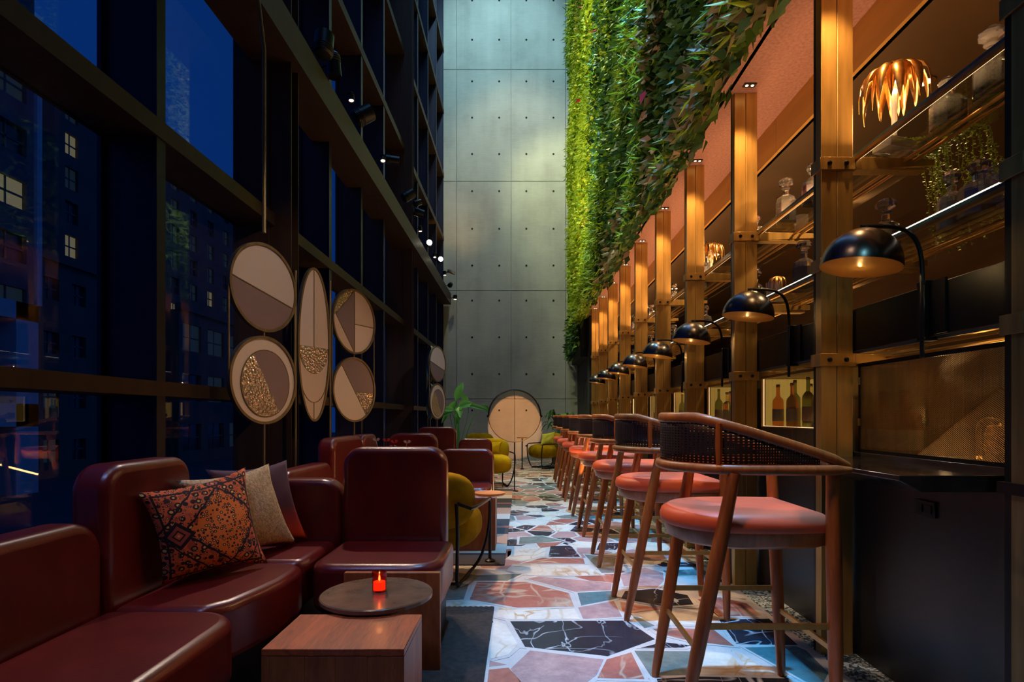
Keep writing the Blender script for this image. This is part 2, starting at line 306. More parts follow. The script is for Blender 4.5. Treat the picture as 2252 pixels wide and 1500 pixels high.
# ------------------------------------------------------------------ geometry helpers
def tag(o, label=None, cat=None, group=None, kind=None):
    if label: o['label'] = label
    if cat: o['category'] = cat
    if group: o['group'] = group
    if kind: o['kind'] = kind
    return o
class MB:
    def __init__(s): s.v = []; s.f = []; s.mi = []; s.cur = 0; s.uv = None
    def add(s, vs_, fs):
        k = len(s.v); s.v += [tuple(v) for v in vs_]; s.f += [tuple(i+k for i in f) for f in fs]; s.mi += [s.cur]*len(fs); return s
    def box(s, x0, x1, y0, y1, z0, z1):
        return s.add([(x0, y0, z0), (x1, y0, z0), (x1, y1, z0), (x0, y1, z0), (x0, y0, z1), (x1, y0, z1), (x1, y1, z1), (x0, y1, z1)],
                     [(0, 3, 2, 1), (4, 5, 6, 7), (0, 1, 5, 4), (1, 2, 6, 5), (2, 3, 7, 6), (3, 0, 4, 7)])
    def prism(s, poly, z0, z1, ax='z'):
        n = len(poly)
        P = {'z': lambda a, b, c: (a, b, c), 'y': lambda a, b, c: (a, c, b), 'x': lambda a, b, c: (c, a, b)}[ax]
        vs_ = [P(a, b, z0) for a, b in poly]+[P(a, b, z1) for a, b in poly]
        fs = [tuple(range(n-1, -1, -1)), tuple(range(n, 2*n))]+[(i, (i+1) % n, n+(i+1) % n, n+i) for i in range(n)]
        return s.add(vs_, fs)
    def tube(s, pts, r, n=8, cap=True, closed=False):
        pts = [Vector(p) for p in pts]; m = len(pts)
        rs = r if hasattr(r, '__len__') else [r]*m
        up = None; vs_ = []
        for i, p in enumerate(pts):
            if closed: t = (pts[(i+1) % m]-pts[i-1]).normalized()
            else: t = (pts[min(i+1, m-1)]-pts[max(i-1, 0)]).normalized()
            if up is None: up = t.orthogonal().normalized()
            else: up = (up-t*up.dot(t)).normalized()
            w_ = t.cross(up)
            vs_ += [p+rs[i]*(cos(2*pi*k/n)*up+sin(2*pi*k/n)*w_) for k in range(n)]
        fs = []
        for i in range(m if closed else m-1):
            j = (i+1) % m
            fs += [(i*n+k, i*n+(k+1) % n, j*n+(k+1) % n, j*n+k) for k in range(n)]
        if cap and not closed: fs += [tuple(range(n-1, -1, -1)), tuple((m-1)*n+k for k in range(n))]
        return s.add(vs_, fs)
    def lathe(s, prof, c=(0, 0, 0), n=24, axis=None, sq=0):
        vs_ = []
        for r, z in prof:
            for k in range(n):
                a = 2*pi*(k+.5)/n; rr = r
                if sq: rr = r*min(1/max(abs(cos(a)), 1e-6), 1/max(abs(sin(a)), 1e-6), 1.18)
                vs_.append(Vector((rr*cos(a), rr*sin(a), z)))
        if axis is not None:
            q = Vector((0, 0, 1)).rotation_difference(Vector(axis).normalized()); vs_ = [q @ v for v in vs_]
        vs_ = [v+Vector(c) for v in vs_]; m = len(prof)
        fs = [(i*n+k, i*n+(k+1) % n, (i+1)*n+(k+1) % n, (i+1)*n+k) for i in range(m-1) for k in range(n)]
        if prof[0][0] > 1e-4: fs.append(tuple(range(n-1, -1, -1)))
        if prof[-1][0] > 1e-4: fs.append(tuple((m-1)*n+k for k in range(n)))
        return s.add(vs_, fs)
    def mesh(s, name, mats, smooth=35):
        me = bpy.data.meshes.new(name); me.from_pydata(s.v, [], s.f)
        for m in (mats if isinstance(mats, (list, tuple)) else [mats]): me.materials.append(MATS[m])
        if max(s.mi or [0]) > 0: me.polygons.foreach_set('material_index', s.mi)
        if s.uv is not None:
            ul = me.uv_layers.new(name='UVMap'); li = np.empty(len(me.loops), dtype=np.int32); me.loops.foreach_get('vertex_index', li)
            ul.data.foreach_set('uv', np.array(s.uv, dtype=np.float32)[li].ravel())
        me.validate()
        if smooth:
            me.polygons.foreach_set('use_smooth', [True]*len(me.polygons)); me.set_sharp_from_angle(angle=radians(smooth))
        return me
    def build(s, name, mats, parent=None, loc=None, bevel=0, seg=3, smooth=35, rot=None, weld=False):
        o = bpy.data.objects.new(name, s.mesh(name, mats, smooth)); COL.objects.link(o)
        if weld:
            bm = bmesh.new(); bm.from_mesh(o.data); bmesh.ops.remove_doubles(bm, verts=bm.verts, dist=1e-5); bmesh.ops.recalc_face_normals(bm, faces=bm.faces); bm.to_mesh(o.data); bm.free()
        if parent is not None: o.parent = parent
        if loc is not None: o.location = loc
        if rot is not None: o.rotation_euler = rot
        if bevel:
            b = o.modifiers.new('bevel', 'BEVEL'); b.width = bevel; b.segments = seg; b.limit_method = 'ANGLE'; b.angle_limit = radians(40); b.harden_normals = False
            o.data.polygons.foreach_set('use_smooth', [True]*len(o.data.polygons))
        return o
def thing(name, label, cat, loc=(0, 0, 0), rz=0, group=None):
    o = bpy.data.objects.new(name, None); COL.objects.link(o); o.location = loc; o.rotation_euler = (0, 0, rz)
    o.empty_display_size = .05; return tag(o, label, cat, group)
def copy_tree(o, parent=None, **kw):
    c = o.copy(); COL.objects.link(c)
    if parent is not None: c.parent = parent
    for ch in list(o.children): copy_tree(ch, c)
    return c
def dup(o, loc, label, rz=None, group=None, scale=None):
    c = copy_tree(o); c.location = loc
    if rz is not None: c.rotation_euler = (0, 0, rz)
    c['label'] = label
    if group: c['group'] = group
    if scale: c.scale = (scale,)*3
    return c
def bez(p0, p1, p2, p3, n=10):
    p0, p1, p2, p3 = map(Vector, (p0, p1, p2, p3)); out = []
    for i in range(n+1):
        t = i/n; out.append((1-t)**3*p0+3*(1-t)**2*t*p1+3*(1-t)*t*t*p2+t**3*p3)
    return out
def rpoly(x0, x1, y0, y1, r, n=6):
    """rounded rectangle; r = radii at (x0,y0),(x1,y0),(x1,y1),(x0,y1)"""
    out = []
    for (cx, cy, sx, sy, a0), q in zip(((x0, y0, 1, 1, pi), (x1, y0, -1, 1, 1.5*pi), (x1, y1, -1, -1, 0), (x0, y1, 1, -1, .5*pi)), r):
        if q <= 0: out.append((cx, cy)); continue
        for k in range(n+1):
            a = a0+.5*pi*k/n; out.append((cx+sx*q+q*cos(a), cy+sy*q+q*sin(a)))
    return out
def px(x, y, Y): return ((x-VX)/F*Y, Y, 1-(y-VY)/F*Y)
ORD = ['first', 'second', 'third', 'fourth', 'fifth', 'sixth', 'seventh', 'eighth', 'ninth', 'tenth', 'eleventh', 'twelfth', 'thirteenth', 'fourteenth']
# ================================================================== THE SETTING
YB = 13.2; HT = 12.0; XG = -2.0; XI = -1.77
# floor: crazy-paved marble
def floor():
    seeds = []
    def P(x, y, s): Y = F/(y-VY); seeds.append(((x-VX)/F*Y, Y, s))
    for x, y, s in [(1259, 1400, 'k'), (1222, 1470, 'p'), (1109, 1488, 'r'), (1361, 1468, 'r'), (1107, 1408, 'c'), (1094, 1454, 'p'), (1184, 1351, 'c'), (1148, 1310, 'r'), (1254, 1285, 'p'), (1310, 1317, 't'), (1314, 1344, 'p'),
                    (1003, 1300, 'g'), (1095, 1270, 'g'), (1216, 1252, 'c'), (1212, 1234, 'r'), (1240, 1213, 'k'), (1171, 1218, 'g'), (1120, 1214, 'r'), (1205, 1199, 'r'), (1173, 1187, 'g'), (1460, 1449, 'g'), (1588, 1449, 'c'),
                    (1593, 1500, 'k'), (1545, 1401, 'r'), (1468, 1418, 'k'), (1452, 1313, 'k'), (1420, 1336, 'r'), (1513, 1353, 'c'), (1408, 1364, 'g'), (1604, 1340, 'r'), (1668, 1390, 'k'), (1745, 1449, 't'), (1640, 1298, 'p'),
                    (1553, 1300, 'c'), (1492, 1241, 'k'), (1513, 1260, 't'), (1410, 1279, 'p'), (1436, 1252, 'r'), (1350, 1230, 'g'), (1323, 1239, 'g'), (1291, 1214, 'p'), (1340, 1201, 'k'), (1394, 1240, 'c'), (1290, 1196, 'c'),
                    (1130, 1190, 'k'), (1160, 1160, 'k'), (1250, 1175, 'p'), (1215, 1150, 'r'), (1280, 1150, 'k')]: P(x, y, s)
    rr = random.Random(5); n0 = len(seeds); tries = 0
    while tries < 60000 and len(seeds) < 1150:
        tries += 1; x = rr.uniform(-2.3, 1.35); y = rr.uniform(-1.2, 13.3)
        dm = .13+.09*rr.random()
        if y < 4.6 and x > -.45: dm = .24
        if all((x-a)**2+(y-b)**2 > dm*dm for a, b, _ in seeds):
            seeds.append((x, y, rr.choice('kkkrrrpppccccggtt')))
    pts = np.array([(a, b) for a, b, _ in seeds]); kinds = {'k': 1, 'r': 2, 'p': 3, 'c': 4, 'g': 5, 't': 6}
    big = {(1259, 1400): .035, (1148, 1310): .03, (1222, 1470): .025, (1216, 1252): .01, (1184, 1351): .004, (1107, 1408): .0, (1588, 1449): .01, (1254, 1285): .008, (1452, 1313): .0}
    wt = []
    for a, b, _ in seeds[:n0]:
        q = [v for (x, y), v in big.items() if abs(F/(y-VY)-b) < .002 and abs((x-VX)/F*b-a) < .002]; wt.append(q[0] if q else -.004)
    wt += [rr.uniform(-.009, .009) for _ in seeds[n0:]]
    mb = MB(); mb.box(-2.05, 1.27, -1.2, YB, -.1, -.0012)
    # the larger stones, laid where they lie
    Z = [('k', '343,888 915,884 1050,975 820,1058 415,1012'), ('p', '440,1030 800,1075 765,1150 650,1240 430,1240 345,1120'), ('r', '935,1040 1000,1170 770,1165 815,1075'), ('c', '265,880 320,905 380,1000 335,1050 245,1072'),
         ('r', '238,1125 335,1115 395,1184 440,1240 225,1240'), ('p', '243,1080 325,1100 240,1110'), ('c', '400,830 655,828 690,876 340,878 275,865 290,820'), ('r', '180,695 420,695 630,750 655,815 380,820 145,780'),
         ('p', '430,680 480,668 840,700 835,735 660,742'), ('t', '672,748 855,738 870,775 690,810'), ('p', '675,820 850,788 890,865 700,876'), ('g', '-60,700 140,705 115,780 -60,790'), ('g', '20,640 180,662 400,655 330,688 20,688'),
         ('c', '370,612 710,612 790,660 600,664 430,660 340,640'), ('r', '400,604 500,576 700,580 708,605'), ('k', '540,520 640,517 685,572 530,572'), ('g', '390,475 500,470 600,492 530,500 385,510'), ('r', '470,504 600,500 560,520 490,528'),
         ('c', '330,545 420,530 520,528 510,568 400,590 330,580'), ('r', '310,537 350,532 345,562 310,590'), ('g', '705,560 860,575 850,650 790,650'), ('k', '780,503 890,505 860,538 765,538'), ('p', '1000,625 1090,650 1095,690 1060,722 900,715 880,660'),
         ('k', '905,740 1050,728 1210,760 1240,805 1100,815 885,775'), ('r', '880,792 1100,828 920,850 890,835'), ('c', '960,852 1120,832 1330,832 1370,870 1330,908 1070,900'), ('g', '945,868 962,864 1050,908 1000,922'), ('k', '1060,610 1100,592 1230,600 1290,622 1090,620'),
         ('t', '1090,640 1280,630 1330,660 1120,665'), ('r', '1260,780 1370,770 1500,800 1575,860 1360,865'), ('c', '1280,695 1370,700 1480,770 1300,760'), ('k', '1365,880 1610,875 1750,1004 1450,1000'), ('r', '1040,925 1150,920 1340,930 1440,1010 1230,985 1080,950'),
         ('k', '980,1018 1090,990 1230,1006 1180,1018'), ('g', '950,1032 1260,1035 1240,1150 1030,1156'), ('c', '1290,1035 1420,1046 1510,1152 1270,1148'), ('c', '1440,1040 1500,1060 1640,1150 1530,1154'), ('t', '1490,1016 1740,1010 1790,1030 1900,1140 1870,1200 1790,1184'),
         ('k', '1060,1170 1260,1158 1700,1168 1740,1250 1080,1250')]
    SK = []; ST = []
    for s, txt in Z:
        pl_ = []
        for q in txt.split():
            a, b = map(float, q.split(',')); x, y = 968+a/2.225, 968+b/2.225; Y = F/(y-VY); pl_.append((min(1.222, (x-VX)/F*Y), Y))
        if sum(pl_[i][0]*pl_[(i+1) % len(pl_)][1]-pl_[(i+1) % len(pl_)][0]*pl_[i][1] for i in range(len(pl_))) < 0: pl_ = pl_[::-1]
        cx, cy = sum(p[0] for p in pl_)/len(pl_), sum(p[1] for p in pl_)/len(pl_)
        sk = []
        for x, y in pl_: d = sqrt((x-cx)**2+(y-cy)**2); sk.append((min(1.24, cx+(x-cx)*(1+.026/d)), cy+(y-cy)*(1+.026/d)))
        SK.append(sk); ST.append((kinds[s], pl_))
    def inside(x, y, q):
        c = False
        for a in range(len(q)):
            (x1, y1), (x2, y2) = q[a], q[a-1]
            if (y1 > y) != (y2 > y) and x < (x2-x1)*(y-y1)/(y2-y1)+x1: c = not c
        return c
    for n_, (sk, (kk, pl_)) in enumerate(zip(SK, ST)):
        mb.cur = 0; mb.prism(sk, -.004, .0004+.00002*n_); mb.cur = kk; mb.prism(pl_, -.004, .0014)
    for i, (x, y, s) in enumerate(seeds):
        if any(inside(x, y, q) for q in SK) or (-.22 < x < 1.10 and 1.85 < y < 3.35): continue
        poly = [(-2.05, -1.2), (1.225, -1.2), (1.225, YB), (-2.05, YB)]
        d = np.hypot(pts[:, 0]-x, pts[:, 1]-y); idx = np.argsort(d)[1:26]
        g = .009+.005*rr.random()
        for j in idx:
            qx, qy = pts[j]; L = d[j]; nx, ny = (qx-x)/L, (qy-y)/L; lim = max(.02, L/2+(wt[i]-wt[j])/(2*L)-g)
            out = []
            for a in range(len(poly)):
                p, q = poly[a], poly[(a+1) % len(poly)]
                dp = (p[0]-x)*nx+(p[1]-y)*ny-lim; dq = (q[0]-x)*nx+(q[1]-y)*ny-lim
                if dp <= 0: out.append(p)
                if (dp < 0) != (dq < 0) and dp != dq: t = dp/(dp-dq); out.append((p[0]+t*(q[0]-p[0]), p[1]+t*(q[1]-p[1])))
            poly = out
            if len(poly) < 3: break
        if len(poly) >= 3:
            mb.cur = kinds[s]; mb.prism(poly, -.004, 0.0)
    mb.cur = 7; mb.box(1.255, 1.70, -1.2, YB, -.1, .0004)
    mb.cur = 8; mb.box(1.70, 3.4, -1.2, YB, -.1, 0)
    tag(mb.build('floor', ['grout', 'marble_black', 'marble_red', 'marble_pink', 'marble_cream', 'marble_green', 'marble_teal', 'terrazzo', 'dark_wall'], smooth=0), kind='structure')
floor()
# concrete end wall, cast panels with open joints and tie holes
def endwall():
    mb = MB(); mb.box(-2.3, 3.5, YB+.03, YB+.3, -.1, HT)
    xs = [-2.3, -1.476, -.229, 1.019, 2.27, 3.5]; zs = [-.1, 1.39, 3.87, 6.37, 8.92, 11.4, HT]
    for i in range(5):
        for j in range(6): mb.prism([(xs[i]+.006, zs[j]+.006), (xs[i+1]-.006, zs[j]+.006), (xs[i+1]-.006, zs[j+1]-.006), (xs[i]+.006, zs[j+1]-.006)], YB, YB+.04, 'y')
    mb.cur = 1
    for x in [-1.12+.62*k for k in range(6)]:
        for z in [.32, 1.13, 1.96, 2.8, 3.64, 4.44, 5.28, 6.14, 6.99, 7.82, 8.65, 9.6, 10.5]:
            mb.lathe([(.024, 0), (.022, .004), (.016, -.012), (.0, -.014)], (x, YB-.001, z), 10, (0, -1, 0))
    tag(mb.build('wall_back', ['concrete', 'dark_wall'], smooth=0), kind='structure')
endwall()
def sbox(name, mat, *b, bevel=0, **k):
    mb = MB()
    for q in ([b] if len(b) == 6 else b[0]): mb.box(*q)
    return tag(mb.build(name, mat, bevel=bevel, smooth=0 if not bevel else 35), kind='structure')
sbox('wall_front', 'dark_wall', -2.3, 3.5, -1.4, -1.2, -.1, HT)
sbox('wall_right', 'bronze_panel', 3.2, 3.4, -1.2, YB, 0, 3.4)
sbox('ceiling', 'dark_wall', -2.3, 3.5, -1.4, YB+.3, HT, HT+.1)
# soffit above the posts, brass fascia, lower ceiling of the bar
sbox('trim_1', 'plaster', 1.17, 1.63, -1.2, 11.6, 2.90, 3.1)
sbox('trim_2', 'fascia_brass', [(1.625, 1.645, -1.2+2.44*k, -1.2+2.44*(k+1)-.004, 2.68, 2.905) for k in range(5)]+[(1.645, 1.665, -1.2, 11.6, 2.68, 2.9)])
sbox('trim_3', 'ceiling_brown', 1.645, 3.2, -1.2, YB, 2.68, 2.9)
sbox('trim_4', 'dark_wall', 1.22, 3.4, -1.2, YB, 3.1, HT)
sbox('wall_side', 'dark_wall', 1.29, 3.2, 10.9, YB, 0, 2.9)
# curtain wall: mullions, transoms, columns
def curtain():
    ym = [-.9, .35, 1.55, 2.84, 5.36, 6.42, 7.46, 9.90, 10.98, 12.05, 13.15]
    mb = MB()
    for y in ym:
        mb.box(XI-.012, XI, y-.035, y+.035, -.1, HT); mb.box(XG-.03, XI-.012, y-.02, y+.02, -.1, HT); mb.box(XG-.05, XG-.03, y-.05, y+.05, -.1, HT)
    tag(mb.build('trim_5', 'frame_steel', smooth=0), kind='structure')
    mb = MB()
    zt = [(0.0, .12), (1.098, 1.17), (2.36, 2.45), (5.0, 5.1), (6.45, 6.55), (7.9, 8.0), (9.3, 9.4), (10.7, 10.8)]
    for z0, z1 in zt:
        mb.box(XI-.02, XI+.008, -1.2, YB, z0, z1); mb.box(XG-.03, XI-.02, -1.2, YB, z1-.03, z1); mb.box(XG-.03, XI-.02, -1.2, YB, z0, z0+.02); mb.box(XG-.05, XG-.02, -1.2, YB, z0, z1)
    tag(mb.build('trim_6', 'rust_steel', smooth=0), kind='structure')
    mb = MB()
    for y in (4.13, 8.72):
        mb.box(-1.80, -1.645, y, y+.012, -.1, HT); mb.box(-1.80, -1.645, y+.128, y+.14, -.1, HT); mb.box(-1.73, -1.715, y+.012, y+.128, -.1, HT)
        mb.box(XG-.05, -1.8, y-.02, y+.16, -.1, HT)
    tag(mb.build('trim_7', 'rust_steel', smooth=0), kind='structure')
    allm = sorted(ym+[4.2, 8.79, YB]); zz = [0]+[(a+b)/2 for a, b in zt[1:]]+[HT]
    for i in range(len(allm)-1):
        mb = MB()
        for z0, z1 in zip(zz[:-1], zz[1:]): mb.box(XG-.012, XG-.008, allm[i]+.01, allm[i+1]-.01, z0+.02, z1-.02)
        tag(mb.build('window_%d' % (i+1), 'window_glass', smooth=0), kind='structure')
    # box beam that carries the spotlights
    sbox('trim_8', 'rust_steel', [(-1.60, -1.59, -1.2, 13.1, 3.53, 3.77), (-1.9, -1.60, -1.2, 13.1, 3.74, 3.77), (-1.9, -1.60, -1.2, 13.1, 3.53, 3.56), (-1.93, -1.9, -1.2, 13.1, 3.53, 3.77)])
curtain()
# street and city outside
sbox('trim_9', 'asphalt', -120, -2.3, -30, 160, -3.7, -3.5)
def building(name, label, X, y0, y1, z1, mat, rows, cols, ww, wh, lit=(), z0=-3.5, dep=8, sill=True, group=None, dim=0):
    t = thing(name, label, 'building', (X, y0, z0), group=group)
    L, H = y1-y0, z1-z0
    fw = L/cols; fh = H/rows
    mb = MB(); mb.box(-dep, -.35, 0, L, 0, H)
    zz_ = []
    for r in range(rows+1):
        a = 0 if r == 0 else r*fh-(fh-wh)/2; b = H if r == rows else r*fh+(fh-wh)/2
        mb.box(-.35, 0, 0, L, a, b); zz_.append((a, b))
    for c in range(cols+1):
        a = 0 if c == 0 else c*fw-(fw-ww)/2; b = L if c == cols else c*fw+(fw-ww)/2
        for (_, q0), (q1, _) in zip(zz_[:-1], zz_[1:]): mb.box(-.35, 0, a, b, q0, q1)
    mb.box(-.35, .35, -.1, L+.1, H, H+.6)
    mb.build('wall', mat, t, smooth=0)
    for r in range(rows):
        for c in range(cols):
            k = (r, c)
            m = 'window_lit' if k in lit else 'window_dark'
            if dim and R.random() < dim and k not in lit: m = 'window_dim'
            yc, zc = (c+.5)*fw, (r+.5)*fh
            wb = MB(); wb.box(-.33, -.28, yc-ww/2, yc+ww/2, zc-wh/2, zc+wh/2)
            wb.cur = 1; wb.box(-.28, -.22, yc-ww/2, yc+ww/2, zc-.06, zc+.06); wb.box(-.28, -.22, yc-.05, yc+.05, zc-wh/2, zc+wh/2)
            wb.build('window', [m, 'dark_stone'], t, smooth=0)
    return t
building('brick_building', 'tall brick apartment house with rows of sash windows, some lit, seen over a low roof', -40, 49.5, 84, 29.6, 'brick', 11, 9, 1.5, 1.9,
         lit={(9, 0), (6, 0), (5, 0), (5, 1), (6, 1), (4, 0), (4, 1), (7, 3), (5, 4), (8, 1), (3, 5), (6, 6)}, dim=.5)
building('stone_building', 'dark office block with wide paired windows at the far left', -30, 18, 35.6, 32, 'dark_stone', 11, 5, 2.4, 1.7, lit={(5, 4)}, dim=.45)
def portico():
    t = thing('pale_portico', 'pale square piers of a street front under the dark office block', 'building', (-28.5, 20, -3.5))
    mb = MB()
    for y in (4, 8.2, 12.6): mb.box(-1.2, 0, y, y+1.5, 0, 11)
    mb.box(-1.2, 0, 4, 14.1, 3.9, 5.2); mb.box(-1.2, 0, 4, 14.1, 10, 11); mb.build('pier', 'pale_stone', t, smooth=0)
    mb = MB(); mb.box(-.1, .1, 13.9, 14.25, 11, 26); mb.build('downpipe', 'pale_stone', t, smooth=0)
portico()
building('low_building', 'low dark brick house with flat roof in front of the apartment house', -34, 40.5, 51, 12.2, 'brick', 4, 4, 1.4, 1.6, dim=.3, dep=5)
building('garage', 'low street front with a pale blue garage door seen below the transom', -32, 54, 76, 11, 'brick', 3, 5, 3.2, 2.6, dim=.7, dep=7)
def rod():
    mb = MB(); mb.tube([(-1.66, 1.2, 4.6), (-1.62, 3.2, 3.95), (-1.56, 3.42, 3.5), (-1.545, 3.47, 3.2), (-1.545, 3.47, 2.1)], .012, 8)
    tag(mb.build('conduit_pipe', 'old_brass'), 'thin metal conduit pipe dropping from the beam to the nearest round mirror', 'pipe')
rod()
# ================================================================== BAR
NB = 9
def post_y(k): return 1.435+.98*k
def bar_post(k):
    y = post_y(k)
    t = thing('bar_post', ('near dark end post of the bar, cut off by the right edge of the photo' if k == 0 else '%s brass-clad bar post, counting away from the dark end post' % ORD[k-1]), 'post', (1.3215, y, 0), group='posts along the bar')
    m = 'old_brass' if k == 0 else 'brass'  # darker brass stands in for the end post being unlit
    mb = MB(); mb.box(-.0665, -.0265+.025, 0, .045, 0, 2.90); mb.box(.0005, .0665, 0, .045, 0, 2.90); mb.build('brass_face', m, t, bevel=.0015, seg=1)
    mb = MB(); mb.box(-.0655, .0655, .045, .065, 0, 2.899); mb.build('steel_back', 'dark_steel', t, smooth=0)
    for z, L in ((2.055, .33), (1.635, .30), (1.235, .22)):
        s = MB(); s.box(-.074, .074, -.008, 0, z-.026, z+.026); s.box(-.074, -.0665, 0, .073, z-.026, z+.026); s.box(.0665, .074, 0, .073, z-.026, z+.026)
        s.prism([(.074, z-.026), (.074+L, z-.010), (.074+L, z+.016), (.074, z+.026)], -.008, .004, 'y'); s.box(.074, .074+L*.9, -.008, .05, z-.028, z-.022)
        so = s.build('strap', m, t, bevel=.001, seg=1)
        for bx in (-.035, .035):
            b = MB(); b.lathe([(.010, 0), (.010, .004), (.006, .009), (0, .010)], (bx, -.008, z), 8, (0, -1, 0)); b.build('bolt', 'dark_steel', so)
    if k == 0:
        s = MB(); s.box(-.080, .074, -.010, .073, .80, .83); s.build('collar', 'dark_steel', t, smooth=0)
for k in range(NB+1): bar_post(k)
def bar_fronts():
    t = thing('bar_counter', 'long polished black stone counter on its dark base beside the brass posts', 'counter', (0, 0, 0))
    mb = MB(); mb.box(1.405, 1.42, -1.2, 10.9, .0, .78); mb.build('front_panel', 'navy_panel', t, smooth=0)
    mb = MB(); mb.prism([(1.08, .83), (1.08, .815), (1.146, .782), (1.404, .782), (1.404, .83)], 1.65, 10.85, 'y'); mb.prism([(1.404, .79), (1.404, .85), (1.43, .85), (1.43, .79)], 1.0, 10.85, 'y')
    mb.build('worktop', 'black_stone', t, bevel=.002, seg=2)
    t = thing('power_outlet', 'small black power outlet on the dark bar front below the counter end', 'outlet', (1.404, 2.0, .68))
    mb = MB(); mb.box(-.008, 0, -.05, .05, -.028, .028); mb.build('cover_plate', 'black_metal', t, bevel=.002, seg=1)
    for s in (-.022, .022):
        mb = MB(); mb.box(-.011, -.008, s-.014, s+.014, -.014, .014); mb.build('socket', 'dark_steel', t, smooth=0)
    # steel band over the hatches
    mb = MB(); mb.box(1.393, 1.405, 1.52, 10.9, 1.272, 1.447); tag(mb.build('steel_band', 'dark_steel', bevel=.002, seg=1), 'long blackened steel band behind the posts that the lamps clamp onto', 'beam')
bar_fronts()
# shelves
def shelf(z, label, x1=1.74):
    t = thing('bottle_shelf', label, 'shelf', (1.392, 1.0, z), group='glass shelves over the bar')
    mb = MB(); L = 9.9
    for k in range(10): mb.box(.004, x1-1.392, k*.99, k*.99+.985, 0, .010)
    mb.build('glass_pane', 'shelf_glass', t, smooth=0)
    mb = MB(); mb.box(0, .004, 0, L, 0, .011); mb.build('glass_edge', 'glass_edge', t, smooth=0)
    mb = MB(); mb.box(-.002, .012, 0, L, -.016, -.001); mb.build('front_rail', 'bright_brass', t, smooth=0)
    for x in (.205, .245):
        mb = MB(); mb.tube([(x, 0, -.018), (x, L, -.018)], .007, 8); mb.build('rear_rail', 'bright_brass', t)
    mb = MB(); mb.box(.014, .022, 0, L, -.010, -.004); mb.build('light_strip', 'led', t, smooth=0)  # glow added along the rail; the upper shelf has no lamp there
    return t
shelf(2.082, 'upper glass shelf with brass rails carrying decanters and the large gold palm lamp')
s2 = shelf(1.665, 'lower lit glass shelf with brass rails, just above the dome lamps')
mb = MB(); mb.box(.000, .003, 0, 9.9, .012, .016); mb.build('edge_light', 'led_white', s2, smooth=0)  # glowing line stands in for the highlight on the glass edge
t = thing('glass_ledge', 'narrow glass ledge with brass rails under the black steel band', 'shelf', (1.407, 1.52, 1.260))
mb = MB(); mb.box(0, .30, 0, 9.3, 0, .010); mb.build('glass_pane', 'shelf_glass', t, smooth=0)
mb = MB(); mb.box(-.003, 0, 0, 9.3, 0, .011); mb.build('glass_edge', 'glass_edge', t, smooth=0)
for x in (.12, .16): mb = MB(); mb.tube([(x, 0, -.016), (x, 9.3, -.016)], .006, 8); mb.build('rear_rail', 'bright_brass', t)
# lamps
def make_lamp():
    t = thing('clamp_lamp', '', 'lamp', (1.38, 1.97, 1.36))
    mb = MB(); mb.box(-.018, .030, -.022, .022, .082, .10); mb.box(-.018, .0, -.018, .018, -.10, .09); mb.box(-.018, .03, -.02, .02, -.105, -.092); mb.build('clamp', 'black_metal', t, bevel=.002, seg=1)
    mb = MB(); mb.box(.004, .0125, -.085, -.01, -.085, .095); mb.build('back_plate', 'black_metal', t, smooth=0)
    mb = MB(); mb.tube([(-.012, 0, -.16)]+bez((-.012, 0, .12), (-.012, 0, .285), (-.07, 0, .292), (-.22, 0, .286), 14), .0075, 8); mb.build('arm', 'black_metal', t)
    # shade: dome, tilted a little towards the guests
    q = Matrix.Rotation(radians(-7), 4, 'Y')
    def dome(r, h, th, n=36):
        prof = []
        for i in range(13):
            a = pi/2*i/12; prof.append((r*cos(a)+1e-5, h*sin(a)))
        return prof
    sh = MB(); sh.lathe([(.126, -.004)]+dome(.126, .128, 0), (0, 0, 0), 40); so = sh.build('shade', 'shade_black', t, loc=(-.222, 0, .150), rot=(0, radians(8), 0), smooth=60)
    i = MB(); i.lathe([(.126, -.004), (.1225, -.004)]+dome(.1225, .124, 0), (0, 0, 0), 40); i.build('shade_lining', 'lamp_lining', so, smooth=60)
    c = MB(); c.lathe([(.012, .124), (.012, .134), (.006, .138), (0, .138)], (0, 0, 0), 12); c.build('shade_cap', 'black_metal', so)
    b = MB(); b.lathe([(.0, .022), (.014, .028), (.018, .045), (.010, .065), (.008, .12)], (0, 0, 0), 12); b.build('bulb', 'bulb', so)
    return t
lp = make_lamp()
for k in range(8):
    o = lp if k == 0 else dup(lp, (1.38, 1.97+.98*k, 1.36), '')
    o['label'] = ('nearest and largest' if k == 0 else 'farthest and smallest' if k == 7 else ORD[k]+' from the camera') + ', black dome lamp with brass lining clamped to the steel band'
    o['group'] = 'dome lamps along the bar'
    light('POINT', (1.155, 1.97+.98*k, 1.514), None, 6.0 if k < 4 else 4.5, (1, .64, .24), .01)
